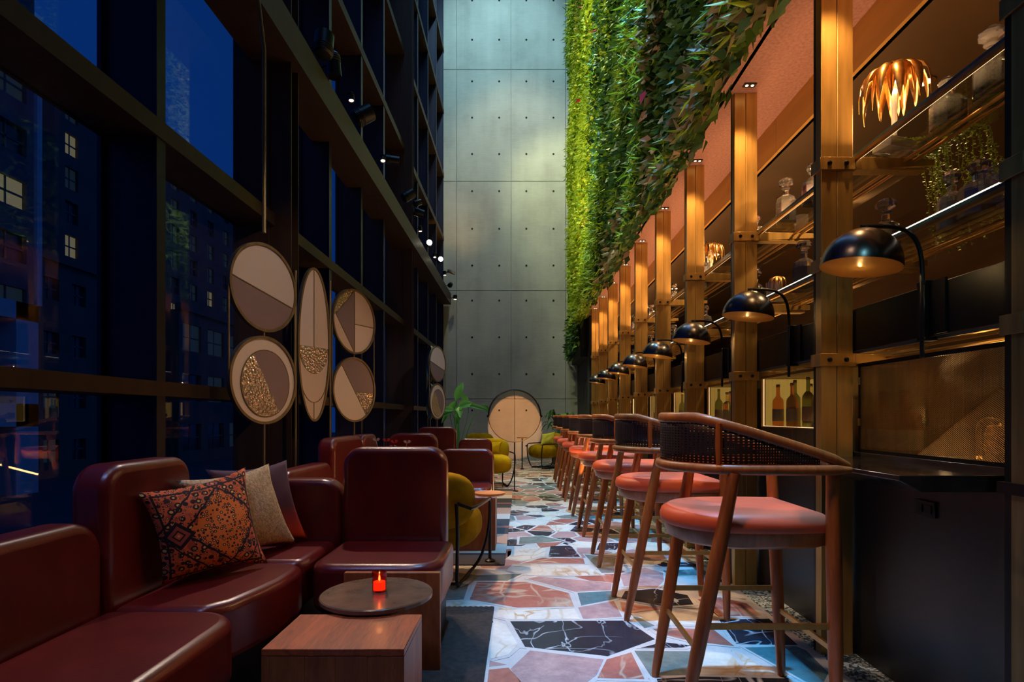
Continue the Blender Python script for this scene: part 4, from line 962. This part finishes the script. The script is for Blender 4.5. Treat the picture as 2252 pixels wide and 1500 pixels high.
module('burgundy corner sofa unit with low back holding the purple cushion', [(-1.30, 2.815, 0, .42, .69, (.03, .10)), wall_back(2.28, 2.80, .69, (.09, .03))], Cp)
Dp = rpoly(-.862, -.325, 2.315, 2.80, (.10, .12, 0, 0))
module('burgundy leather sofa unit with tall square back, right end of the nearest sofa', [(-.872, 2.815, 0, .505, .847, .09)], Dp)
# second and third groups
module('second sofa group unit with low back against the windows', [wall_back(3.20, 3.95, .69, (.09, .09))], [(-1.285, 3.2), (-.87, 3.2), (-.87, 3.95), (-1.285, 3.95)])
module('second sofa group unit with tall back against the windows', [wall_back(3.98, 4.72, .845, .10)], [(-1.285, 3.98), (-.87, 3.98), (-.87, 4.72), (-1.285, 4.72)])
module('second sofa group unit with tall back facing the camera, flowers showing over it', [(-1.20, 5.2, 0, .44, .845, .09), wall_back(4.75, 5.18, .845, .09)], [(-1.285, 4.75), (-.78, 4.75), (-.78, 5.18), (-1.285, 5.18)])
module('second sofa group unit with wide low back just behind the olive armchair', [(-.75, 5.25, 0, .50, .70, .09)], rpoly(-.76, -.26, 4.80, 5.23, (.1, .1, 0, 0)))
module('third sofa group unit with tall dark back near the far mirrors', [(-1.42, 7.9, 0, .53, .85, .09)], [(-1.285, 7.4), (-.9, 7.4), (-.9, 7.88), (-1.285, 7.88)])
module('third sofa group unit with low back beyond the yellow armchair', [(-.86, 7.9, 0, .46, .69, .09)], [(-.86, 7.4), (-.4, 7.4), (-.4, 7.88), (-.86, 7.88)])
# cushions
def pillow(name, label, cs, th, mat, n=22, group=None):
    p00, p10, p11, p01 = [Vector(c) for c in cs]  # bottom-left, bottom-right, top-right, top-left
    c = (p00+p10+p11+p01)/4; nr = (p10-p00).cross(p01-p00).normalized()
    mb = MB(); mb.uv = []
    for side in (1, -1):
        for i in range(n+1):
            for j in range(n+1):
                u, v = i/n, j/n
                a, b = 2*u-1, 2*v-1
                # concave edges between pointed corners
                ua = u-(a)*.065*(1-b*b)*1.0*abs(a)**3; vb = v-(b)*.065*(1-a*a)*abs(b)**3
                P_ = p00*(1-ua)*(1-vb)+p10*ua*(1-vb)+p11*ua*vb+p01*(1-ua)*vb
                f = max(0, (1-a*a))**.55*max(0, (1-b*b))**.55
                wr = .004*sin(9*u+3*sin(5*v))*f
                mb.v.append(P_+nr*side*(th*.5*f+wr)-c); mb.uv.append((u, v))
    m = (n+1)*(n+1)
    for side in (0, 1):
        for i in range(n):
            for j in range(n):
                q = [side*m+i*(n+1)+j, side*m+(i+1)*(n+1)+j, side*m+(i+1)*(n+1)+j+1, side*m+i*(n+1)+j+1]
                mb.f.append(tuple(q if side == 0 else q[::-1]))
    mb.mi = [0]*len(mb.f)
    o = mb.build(name, mat, loc=c, smooth=80); bm = bmesh.new(); bm.from_mesh(o.data); bmesh.ops.remove_doubles(bm, verts=bm.verts, dist=1e-5); bm.to_mesh(o.data); bm.free()
    return tag(o, label, 'cushion', group)
pillow('throw_pillow', 'salmon and black kilim-patterned cushion leaning on the tall burgundy backrest', [(-1.235, 1.985, .415), (-1.01, 2.30, .415), (-1.16, 2.43, .785), (-1.275, 1.92, .745)], .13, 'kilim_fabric')
pillow('throw_pillow', 'cream woven cushion between the patterned and the purple ones', [(-1.21, 2.33, .415), (-1.035, 2.66, .415), (-1.145, 2.62, .785), (-1.27, 2.12, .765)], .11, 'cream_fabric')
pillow('throw_pillow', 'dark purple cushion fading to red, leaning in the sofa corner', [(-1.24, 2.52, .415), (-1.02, 2.76, .415), (-1.125, 2.77, .79), (-1.275, 2.33, .785)], .11, 'ombre_velvet')
# flowers seen over the second group
t = thing('flower_vase', 'small vase of white and red flowers behind the tall nearest sofa back', 'vase', (-.70, 3.06, .389))
mb = MB(); mb.lathe([(0, 0), (.03, 0), (.035, .08), (.02, .2), (.026, .24)], (0, 0, 0), 14); mb.build('vase', 'pot', t)
rl = random.Random(2)
for i in range(7):
    mb = MB(); c = Vector((rl.uniform(-.09, .09), rl.uniform(-.04, .04), .46+rl.uniform(-.03, .035))); mb.tube([(0, 0, .2), c], .002, 5)
    for q in range(6): a = q*pi/3; d = Vector((cos(a), sin(a), .5))*.022; mb.add([c, c+d*.6+Vector((0, 0, .01)), c+d, c+d*.6-Vector((0, 0, .006))], [(0, 1, 2, 3)])
    mb.build('flower', 'white_paper' if i % 2 else 'leaf_red', t, smooth=0)
t = thing('side_table', 'small pedestal table carrying the flower vase in the second sofa group', 'table', (-.70, 3.06, 0)); mb = MB(); mb.lathe([(0, .365), (.09, .365), (.09, .388), (0, .388)], (0, 0, 0), 28); mb.build('tabletop', 'walnut', t); mb = MB(); mb.lathe([(.08, 0), (.08, .012), (.018, .02), (.018, .366)], (0, 0, 0), 16); mb.build('pedestal', 'black_metal', t)
# ================================================================== low tables
t = thing('wooden_cube_table', 'walnut cube table in the foreground, striped grain on its front', 'table', (-.4925, 1.64, 0))
mb = MB(); mb.box(-.187, .187, -.13, .137, .372, .39); mb.build('tabletop', 'walnut', t, bevel=.0015, seg=1)
for i, (a, b) in enumerate(((-.187, -.075), (-.0745, .0), (.0005, .09), (.0905, .187))):
    pass
for a, b in ((-.187, -.169), (.169, .187)): mb = MB(); mb.box(a, b, -.13, .137, 0, .3715); mb.build('side_panel', 'walnut_side', t, bevel=.001, seg=1)
for i, (a, b) in enumerate(((-.1685, -.0755), (-.0745, .0055), (.0065, .0895), (.0905, .1685))):
    mb = MB(); mb.box(a, b, -.129, -.112, 0, .3715); o = mb.build('front_board', 'walnut_side', t, bevel=.0007, seg=1)
mb = MB(); mb.box(-.1685, .1685, .118, .136, 0, .3715); mb.build('back_panel', 'walnut_side', t, smooth=0)
t = thing('side_table', 'upright walnut panel table standing behind the round stone table', 'table', (-.505, 2.256, 0))
mb = MB(); mb.box(-.188, .188, 0, .028, 0, .387); mb.build('upright_panel', 'walnut_side', t, bevel=.0015, seg=1)
t = thing('round_table', 'round dark stone table holding the red candle glass', 'table', (-.482, 1.93, 0))
mb = MB(); mb.lathe([(0, .392), (.178, .392), (.184, .397), (.184, .408), (.180, .411), (0, .411)], (0, 0, 0), 64); mb.build('tabletop', 'brown_stone', t)
mb = MB(); mb.lathe([(.15, 0), (.15, .01), (.03, .02), (.03, .393)], (0, 0, 0), 24); mb.build('pedestal', 'old_brass', t)
t = thing('candle_holder', 'red glass candle holder burning on the round stone table', 'candle', (-.476, 1.94, .4115))
mb = MB(); mb.lathe([(0, 0), (.0215, 0), (.023, .004), (.0245, .066), (.0230, .066), (.0215, .006), (0, .006)], (0, 0, 0), 28); mb.build('glass', 'red_glass', t)
mb = MB(); mb.lathe([(0, .007), (.0195, .007), (.0195, .034), (0, .032)], (0, 0, 0), 20); mb.build('wax', 'candle_wax', t)
mb = MB(); mb.lathe([(0, .034), (.0035, .040), (.003, .048), (0, .058)], (0, 0, 0), 10); mb.build('flame', 'flame', t)
light('POINT', (-.476, 1.94, .50), None, .12, (1, .3, .08), .01)
# rugs
mb = MB(); x0, x1, y0, y1 = -.62, .62, -.68, .68
zig = [(x0, y0), (x1, y0), (x1, y1)]+[(x1-(x1-x0)*k/90, y1+(.008 if k % 2 else 0)) for k in range(1, 90)]+[(x0, y1)]
mb.prism(zig, 0, .006); o = mb.build('floor_rug', 'black_rug', loc=(-.76, 2.33, .0005), smooth=0); tag(o, 'black ribbed rug with a knobbly end under the foreground tables', 'rug')
mb = MB(); mb.prism(rpoly(-.53, .53, -2.0, 2.0, (.01,)*4), 0, .007); o = mb.build('floor_rug', 'striped_rug', loc=(-.64, 5.86, .0005), smooth=0); tag(o, 'striped pink, black and cream rug under the second sofa group', 'rug')
# ================================================================== armchairs
def ellipsoid_pad(W, D, H, ex=3.2, n=26, m=16):
    mb = MB()
    for i in range(m+1):
        ph = -pi/2+pi*i/m; cz, sz = cos(ph), sin(ph); rz = abs(cz)**.55; zz = (1 if sz > 0 else -1)*abs(sz)**.8
        for k in range(n):
            a = 2*pi*k/n; c_, s_ = cos(a), sin(a); e = 2/ex
            mb.v.append((W/2*rz*(1 if c_ > 0 else -1)*abs(c_)**e, D/2*rz*(1 if s_ > 0 else -1)*abs(s_)**e, H/2*zz))
    for i in range(m):
        for k in range(n): mb.f.append((i*n+k, i*n+(k+1) % n, (i+1)*n+(k+1) % n, (i+1)*n+k))
    mb.mi = [0]*len(mb.f); return mb
def make_armchair(mat):
    t = thing('armchair', '', 'armchair')     # faces -y
    ellipsoid_pad(.54, .52, .27, 3).build('seat', mat, t, loc=(0, -.04, .318), smooth=80)
    mb = ellipsoid_pad(.56, .19, .34, 3); mb.v = [(x, y-.35*x*x/.28*.5, z) for x, y, z in mb.v]
    mb.build('backrest', mat, t, loc=(0, .22, .50), rot=(-.15, 0, 0), smooth=80)
    for s in (-1, 1):
        mb = MB(); mb.tube([(s*.20, .30, .50)]+bez((s*.28, .28, .47), (s*.31, .20, .47), (s*.31, -.10, .47), (s*.30, -.20, .46), 8)+bez((s*.30, -.22, .44), (s*.30, -.25, .30), (s*.28, -.22, .10), (s*.20, -.18, .011), 8)+bez((s*.19, .22, .011), (s*.19, .31, .02), (s*.22, .31, .25), (s*.20, .31, .50), 8), .010, 8); mb.build('side_frame', 'black_metal', t)
    mb = MB(); mb.tube([(-.2, .20, .011), (.2, .20, .011)], .009, 8); mb.build('cross_bar', 'black_metal', t)
    return t
ac = make_armchair('olive_velvet'); ac.location = (-.53, 3.62, 0); ac.rotation_euler = (0, 0, 3.14-.12); ac['label'] = 'olive velvet armchair with black tube frame half hidden by the tall nearest sofa back'
a2 = make_armchair('mustard_velvet'); a2.location = (-.42, 8.3, 0); a2.rotation_euler = (0, 0, .18); a2['label'] = 'mustard yellow armchair facing the aisle with a small cushion'
a3 = make_armchair('olive_velvet'); a3.location = (.46, 11.2, 0); a3.rotation_euler = (0, 0, -1.1); a3['label'] = 'olive armchair with lime cushion in front of the far concrete wall, right side'
a4 = dup(a3, (-.75, 11.0, 0), 'olive armchair mostly hidden behind the mustard armchair', .3)
pillow('throw_pillow', 'mustard cushion resting on the mustard armchair', [(-.60, 8.23, .46), (-.30, 8.26, .46), (-.27, 8.36, .63), (-.60, 8.35, .61)], .09, 'mustard_velvet')
pillow('throw_pillow', 'lime green cushion resting on the far olive armchair', [(.36, 10.98, .44), (.64, 11.16, .44), (.66, 11.26, .70), (.40, 11.10, .66)], .09, 'lime_fabric')
# small round tables
def ptable(loc, h, r, label, top='orange_wood'):
    t = thing('side_table', label, 'table', loc)
    mb = MB(); mb.lathe([(0, h-.018), (r*.9, h-.018), (r, h-.010), (r, h), (r*.94, h-.004), (0, h-.004)], (0, 0, 0), 36); mb.build('tabletop', top, t)
    mb = MB(); mb.tube([(0, 0, .01), (0, 0, h-.017)], .011, 10); mb.build('pole', 'black_metal', t)
    mb = MB(); mb.lathe([(.036, 0), (.036, .008), (.012, .02)], (0, 0, 0), 16); mb.build('base', 'black_metal', t)
    return t
ptable((-.213, 3.95, .0078), .47, .105, 'slim table with round orange wooden top beside the olive armchair')
ptable((.02, 10.9, 0), .60, .10, 'tiny round table by the far olive armchair')
t = thing('wooden_cube_table', 'walnut block table behind the olive armchair', 'table', (-.36, 4.4, .0078))
mb = MB(); mb.box(-.17, .17, -.14, .14, 0, .38); mb.build('body', 'walnut_side', t, bevel=.002, seg=1)
mb = MB(); mb.box(-.172, .172, -.142, .142, .38, .392); mb.build('tabletop', 'marble_pink', t, bevel=.002, seg=1)
mb = MB(); mb.lathe([(0, .0), (.03, 0), (.055, .028), (.052, .03), (.028, .006), (0, .006)], (0, 0, 0), 24); o = mb.build('small_bowl', 'marble_pink', loc=(-.30, 4.4, .4)); tag(o, 'shallow pink bowl on the walnut block table', 'bowl')
# ================================================================== mirror screens
def clip(poly, a, b, c):   # keep a*x+b*y<=c
    out = []
    for i in range(len(poly)):
        p, q = poly[i], poly[(i+1) % len(poly)]; dp = a*p[0]+b*p[1]-c; dq = a*q[0]+b*q[1]-c
        if dp <= 0: out.append(p)
        if (dp < 0) != (dq < 0): t_ = dp/(dp-dq); out.append((p[0]+t_*(q[0]-p[0]), p[1]+t_*(q[1]-p[1])))
    return out
def line_clip(poly, p, q, side):
    a, b = q[1]-p[1], -(q[0]-p[0]); c = a*p[0]+b*p[1]
    return clip(poly, a, b, c) if side > 0 else clip(poly, -a, -b, -c)
def ell(cx, cz, a, b, n=48): return [(cx+a*cos(2*pi*k/n), cz+b*sin(2*pi*k/n)) for k in range(n)]
def panel_piece(t, poly, mat, y0=-.004, y1=.0):
    if len(poly) > 2: MB().prism(poly, y0, y1, 'y').build('mirror_pane', mat, t, smooth=0)
def ring(t, cx, cz, a, b, w_=.0065, name='ring_frame', y=.014):
    mb = MB(); n = 56; O, I = ell(cx, cz, a+w_, b+w_, n), ell(cx, cz, a-w_*.6, b-w_*.6, n)
    for d in (-y, y):
        mb.v += [(x, d, z) for x, z in O]+[(x, d, z) for x, z in I]
    for k in range(n):
        j = (k+1) % n; mb.f += [(k, j, n+j, n+k), (2*n+k, 3*n+k, 3*n+j, 2*n+j), (k, 2*n+k, 2*n+j, j), (n+k, n+j, 3*n+j, 3*n+k)]
    mb.mi = [0]*len(mb.f); return mb.build(name, 'old_brass', t, smooth=50)
def came(t, p, q, w_=.003):
    p, q = Vector((p[0], 0, p[1])), Vector((q[0], 0, q[1])); d = (q-p).normalized(); s = Vector((-d.z, 0, d.x))*w_; y = Vector((0, .007, 0))
    MB().add([p-s-y, p+s-y, q+s-y, q-s-y, p-s+y, p+s+y, q+s+y, q-s+y], [(0, 1, 2, 3), (7, 6, 5, 4), (0, 4, 5, 1), (1, 5, 6, 2), (2, 6, 7, 3), (3, 7, 4, 0)]).build('divider', 'old_brass', t, smooth=0)
def screen_near(loc, rz, sc_=1.0, label='', col='A'):
    zs = lambda z: 1+(z-1)*sc_
    t = thing('mirror_screen', label, 'mirror', loc, rz, 'pivoting mirror columns')
    if col in 'AC':
        r = .255*sc_; zu, zl = zs(1.77), zs(1.215)
        c1, c2 = ell(0, zu, r, r), ell(0, zl, r, r)
        if col == 'A':
            L = ((-r, zu+.03), (r, zu-.09)); panel_piece(t, line_clip(c1, *L, 1), 'perforated_panel'); panel_piece(t, line_clip(c1, *L, -1), 'mirror_mauve'); came(t, (-r, zu+.03), (r*.94, zu-.085))
            e2 = ell(.01, zl-.02, .19, .20); panel_piece(t, c2, 'mirror_pale')
            L2 = ((-.085, zl+.14), (.12, zl-.19))
            panel_piece(t, line_clip(e2, *L2, 1), 'mirror_mauve', -.009, -.0045); panel_piece(t, line_clip(e2, *L2, -1), 'mirror_pebble', -.009, -.0045); came(t, L2[0], L2[1]); ring(t, .01, zl-.02, .19, .20, .003, 'inner_ring', .010)
        else:
            V1 = ((0.0, zu+r), (0.0, zu-r)); left = line_clip(c1, *V1, 1); right = line_clip(c1, *V1, -1)
            if sum(p[0] for p in left)/max(1, len(left)) > 0: left, right = right, left
            H1 = ((-.3, zu-.02), (.3, zu-.02)); ru = [p for p in right]
            up = clip(ru, 0, -1, -(zu-.02)); dn = clip(ru, 0, 1, zu-.02); panel_piece(t, up, 'mirror_gold'); panel_piece(t, dn, 'mirror_pale')
            tip = (-.235, zu+.03); a_ = clip(left, 0, -1, -(zu+.03)); b_ = clip(left, 0, 1, zu+.03)
            La = (tip, (0.0, zu+r)); Lb = (tip, (0.0, zu-r))
            for part, L in ((a_, La), (b_, Lb)):
                for s in (1, -1):
                    q = line_clip(part, *L, s)
                    if len(q) > 2:
                        mx = sum(p[0] for p in q)/len(q); cxn = max(p[0] for p in q)
                        panel_piece(t, q, 'mirror_mauve' if len(q) < 7 else ('mirror_pebble' if part is a_ else 'mirror_gold'))
            came(t, (0, zu+r), (0, zu-r)); came(t, (0, zu-.02), (r, zu-.02)); came(t, tip, (0, zu+r*.99)); came(t, tip, (0, zu-r*.99))
            L3 = ((-.16, zl+.20), (.15, zl-.21)); lo = line_clip(c2, *L3, 1); hi = line_clip(c2, *L3, -1)
            if sum(p[0] for p in lo)/len(lo) > sum(p[0] for p in hi)/len(hi): lo, hi = hi, lo
            panel_piece(t, lo, 'mirror_pale'); panel_piece(t, clip(hi, 0, -1, -(zl-.02)), 'mirror_mauve'); panel_piece(t, clip(hi, 0, 1, zl-.02), 'mirror_pebble'); came(t, L3[0], L3[1]); came(t, (.0, zl-.02), (r, zl-.02))
        ring(t, 0, zu, r, r, .010); ring(t, 0, zl, r, r, .010)
        for s in (-1, 1):
            mb = MB(); mb.tube([(s*(r+.004), 0, zu), (s*(r+.004), 0, zl)], .006, 8); mb.build('side_bar', 'old_brass', t)
        mb = MB(); mb.tube([(0, 0, zu-r), (0, 0, zl+r)], .006, 8); mb.build('link', 'old_brass', t)
        mb = MB(); mb.tube([(0, 0, 0), (0, 0, zl-r)], .008, 8); mb.lathe([(.04, 0), (.04, .006), (.01, .014)], (0, 0, 0), 16); mb.build('floor_rod', 'old_brass', t)
    else:
        a, b, zc = .145*sc_, .53*sc_, zs(1.50); E = ell(0, zc, a, b, 64)
        top = clip(E, 0, -1, -(zc-.02)); bot = clip(E, 0, 1, zc-.02)
        panel_piece(t, clip(top, 1, 0, 0), 'mirror_mauve' if 0 else 'mirror_pale'); panel_piece(t, clip(top, -1, 0, 0), 'mirror_gold')
        panel_piece(t, bot, 'mirror_gold'); e = ell(0, zc-.02, .142, .19); panel_piece(t, clip(e, 0, 1, zc-.02), 'mirror_pebble', -.009, -.0045)
        for i in range(16):
            a0, a1 = pi+pi*i/16, pi+pi*(i+1)/16
            came(t, (.142*cos(a0), zc-.02+.19*sin(a0)), (.142*cos(a1), zc-.02+.19*sin(a1)), .0025); came(t, (.130*cos(a0), zc-.22+.20*sin(a0)), (.130*cos(a1), zc-.22+.20*sin(a1)), .0025)
        came(t, (0, zc+b), (0, zc-.02)); came(t, (-a, zc-.02), (a, zc-.02)); came(t, (0, zc-.42), (0, zc-b))
        ring(t, 0, zc, a, b, .010)
        for s in (-1, 1):
            mb = MB(); mb.tube([(s*(a+.02), 0, 0), (s*(a+.02), 0, 2.02)], .008, 8); mb.lathe([(.03, 0), (.03, .006), (.01, .014)], (s*(a+.02), 0, 0), 14); mb.build('floor_rod', 'old_brass', t)
        mb = MB(); mb.tube([(-(a+.02), 0, zc), (-a, 0, zc)], .005, 6); mb.tube([(a, 0, zc), (a+.02, 0, zc)], .005, 6); mb.build('pivot', 'old_brass', t)
    return t
TH = radians(70)
screen_near((-1.545, 3.47, 0), TH, label='nearest mirror column with two stacked discs hanging from the conduit pipe', col='A')
screen_near((-1.510, 4.20, 0), radians(66), 1.037, label='tall narrow oval mirror between the two disc columns', col='B')
screen_near((-1.446, 5.00, 0), radians(67), 1.06, label='mirror column with two smaller-looking discs, right of the tall oval', col='C')
screen_near((-1.24, 8.55, 0), radians(72), label='far mirror column with two discs beside the concrete wall', col='A')
screen_near((-1.449, 9.2, 0), radians(110), 1.08, label='far mirror column turned edge-on and reflecting blue daylight', col='C')
# round disc on a floor stand
def round_screen():
    t = thing('round_floor_screen', 'large round amber glass screen on a thin floor pole before the concrete wall', 'screen', (-.087, 7.70, 0))
    r = .348; mb = MB(); n = 64; pts = [(r*cos(2*pi*k/n), 0, 1.025+r*sin(2*pi*k/n)) for k in range(n)]
    half = [(r*1.0*cos(pi*k/32), 0, 1.0+r*sin(pi*k/32)) for k in range(33)]
    mb.tube(half, .011, 8); mb.build('upper_ring', 'black_metal', t)
    mb = MB(); mb.tube([(r*cos(-pi+pi*k/32), 0, 1.0+r*sin(-pi+pi*k/32)) for k in range(33)], .005, 8); mb.build('lower_ring', 'bright_brass', t)  # bright metal stands in for light on the lower half of the ring
    mb = MB(); mb.prism([(r*.985*cos(2*pi*k/n), 1.0+r*.985*sin(2*pi*k/n)) for k in range(n)], -.003, .003, 'y'); mb.build('glass_disc', 'amber_disc', t, smooth=0)
    mb = MB(); mb.tube([(0, 0, 0), (0, 0, .65)], .008, 8); mb.lathe([(.05, 0), (.05, .006), (.01, .012)], (0, 0, 0), 16); mb.build('floor_pole', 'black_metal', t)
    mb = MB(); mb.tube([(0, .006, .65), (0, .006, 1.345)], .003, 6); mb.build('spine', 'old_brass', t)
    for s in (-1, 1): mb = MB(); mb.lathe([(0, -.02), (.014, -.01), (.014, .01), (0, .02)], (s*(r+.01), 0, 1.0), 10); mb.build('pivot_knob', 'black_metal', t)
round_screen()
light('SPOT', (-.15, 9.6, 3.0), (-.14, YB, .80), 480, (1, .50, .24), .01, 17, .12)  # spot added in mid-air for the warm circle seen through the disc
# ================================================================== plants
def big_plant():
    t = thing('potted_plant', 'potted plant with broad upright paddle leaves left of the round screen', 'plant', (-1.02, 9.4, 0))
    mb = MB(); mb.lathe([(0, 0), (.13, 0), (.17, .30), (.155, .30), (.15, .27), (0, .27)], (0, 0, 0), 28); mb.build('pot', 'pot', t)
    LV = [((.02, -.03, 1.42), .36, .13, 70, 20), ((-.08, .02, 1.18), .24, .12, 40, -60), ((.12, -.05, 1.20), .24, .13, 20, 10), ((-.20, 0, 1.05), .26, .09, -10, 150), ((.02, .0, 1.08), .24, .13, -30, -80), ((.30, .0, 1.16), .42, .075, -8, 0), ((-.22, .05, .98), .20, .07, -50, 170), ((-.02, .1, .98), .20, .11, -60, 260), ((.10, 0, 1.30), .22, .10, 60, 200), ((.46, 0, 1.12), .14, .07, -65, 0), ((-.16, -.1, 1.12), .2, .09, 10, 200)]
    for c, L, W, el, az in LV:
        c = Vector(c); base_ = Vector((c.x*.12, c.y*.2, .27)); e, a = radians(el), radians(az)
        d = Vector((cos(e)*cos(a), cos(e)*sin(a)*.6, sin(e))).normalized(); s = d.cross(Vector((0, -1, .15))).normalized(); nn = s.cross(d).normalized()
        p0 = c-d*L*.5
        mb = MB(); mb.tube(bez(base_, base_+Vector((0, 0, .4)), p0-d*.15, p0, 8), [.007]*5+[.005]*4, 6)
        n = 12
        rows = []
        for i in range(n+1):
            u = i/n; w_ = W*.5*max(.02, sin(pi*u**.8))**.8; q = p0+d*L*u+nn*(.10*L*sin(pi*u))-Vector((0, 0, .12*L*u*u))
            rows.append([q-s*w_+nn*.02*w_/W, q-s*w_*.5-nn*.006, q-nn*.012, q+s*w_*.5-nn*.006, q+s*w_+nn*.02*w_/W])
        k0 = len(mb.v)
        for r_ in rows: mb.v += [tuple(x) for x in r_]
        for i in range(n):
            for j in range(4): k = k0+i*5+j; mb.f.append((k, k+1, k+6, k+5)); mb.mi.append(0)
        mb.build('leaf', 'leaf_big', t, smooth=70)
big_plant()
def arch_plant():
    t = thing('potted_plant', 'dark arching-leaf plant in the right corner by the concrete wall', 'plant', (.80, 11.9, 0))
    mb = MB(); mb.lathe([(0, 0), (.16, 0), (.20, .45), (.185, .45), (.18, .42), (0, .42)], (0, 0, 0), 28); mb.build('pot', 'pot', t)
    rl = random.Random(6)
    for i in range(26):
        a = rl.uniform(0, 2*pi); L = rl.uniform(.28, .48); h = rl.uniform(.45, .85)
        mb = MB(); n = 9; dirv = Vector((cos(a), sin(a)*.7, 0)); s = Vector((-dirv.y, dirv.x, 0)).normalized(); k0 = 0
        for q in range(n+1):
            u = q/n; p = Vector((0, 0, .42))+dirv*L*u*1.0+Vector((0, 0, h*sin(u*pi*.62)-.25*u*u)); w_ = .045*max(0, (u-.35)/.65*(1-u)/.25)**.6 if u > .35 else .004
            w_ = max(w_, .003)
            mb.v += [tuple(p-s*w_), tuple(p-Vector((0, 0, .008))), tuple(p+s*w_)]
            if q: k = 3*q; mb.f += [(k-3, k-2, k+1, k), (k-2, k-1, k+2, k+1)]; mb.mi += [0, 0]
        mb.build('leaf', 'leaf_dark' if i % 3 else 'leaf_big', t, smooth=70)
arch_plant()
# ================================================================== beam spotlights
def make_spot(r, L, lens):
    t = thing('beam_spotlight', '', 'spotlight')   # aims along -z of the head, pivot at origin
    mb = MB(); mb.tube([(-.10, 0, -.02), (-.04, 0, 0), (0, 0, 0)], .008, 6); mb.build('bracket', 'black_metal', t)
    mb = MB(); mb.lathe([(0, L*.5), (r*.8, L*.48), (r, L*.4), (r, -L*.5), (r*.9, -L*.5), (r*.85, -L*.42), (0, -L*.42)], (0, 0, 0), 20); h = mb.build('housing', 'black_metal', t)
    mb = MB(); mb.lathe([(0, -L*.44), (r*.8, -L*.44)], (0, 0, 0), 18); mb.build('lens', lens, h)
    for z in (.1, .2, .3): mb = MB(); mb.lathe([(r+.001, L*z), (r+.004, L*(z+.02)), (r+.001, L*(z+.04))], (0, 0, 0), 18); mb.build('cooling_fin', 'dark_steel', h)
    return t
specs = [(712, 100, 4.65, .075, .20, (0, .2, .9), 'dim_lens'), (733, 143, 4.85, .06, .20, (.1, 0, -1), 'black_metal'), (772, 213, 5.4, .028, .08, (.1, -.1, -1), 'dim_lens'), (797, 255, 5.75, .085, .20, (.6, .3, .5), 'black_metal'), (842, 348, 6.6, .03, .08, (.1, -.3, -1), 'dim_lens'), (862, 352, 6.9, .05, .17, (.9, .2, -.05), 'dim_lens'),
         (897, 430, 8.1, .07, .18, (.6, .3, .5), 'black_metal'), (918, 446, 8.7, .045, .12, (.6, .3, .3), 'black_metal'), (921, 468, 8.8, .06, .15, (.9, .3, -.2), 'dim_lens'), (924, 503, 8.95, .03, .09, (.1, -.1, -1), 'dim_lens'), (943, 535, 9.95, .055, .12, (.35, -1, -.05), 'lens'), (968, 571, 11.3, .055, .12, (.35, -1, -.05), 'lens'),
         (956, 562, 10.6, .03, .08, (.1, -.3, -1), 'dim_lens'), (978, 601, 11.9, .035, .09, (.1, -.1, -1), 'dim_lens'), (992, 598, 12.2, .035, .17, (.9, .1, -.3), 'black_metal'), (990, 627, 12.9, .05, .09, (.2, .6, .5), 'black_metal'), (1001, 654, 13.0, .045, .10, (0, -.1, -1), 'dim_lens')]
where = ['the largest, upturned with a pale rim, nearest the top of the beam', 'the dark one hanging just below the largest', 'tiny with a lit lens just above the big barrel', 'big upturned barrel third along the beam', 'tiny downlight beside the horizontal can', 'horizontal can half way down the beam', 'big tilted one heading the middle cluster', 'small one tucked behind the head of the middle cluster', 'sideways can in the middle cluster', 'tiny downlight under the middle cluster', 'bright dazzling one, upper of the two', 'bright dazzling one, lower of the two', 'tiny downlight between the two dazzling ones', 'small downlight past the dazzling pair', 'slim tube pointing right over the concrete wall', 'small round one low on the concrete edge', 'last tiny downlight at the foot of the beam']
for (x, y, Y, r, L, ax, lens), wtxt in zip(specs, where):
    t = make_spot(r, L, lens); t.location = px(x, y, Y)
    t['label'] = 'black beam spotlight, '+wtxt; t['group'] = 'spotlights on the beam'
    for c in t.children:
        if c.name.startswith('housing'): c.rotation_euler = Vector((-ax[0], -ax[1], -ax[2])).to_track_quat('Z', 'Y').to_euler()
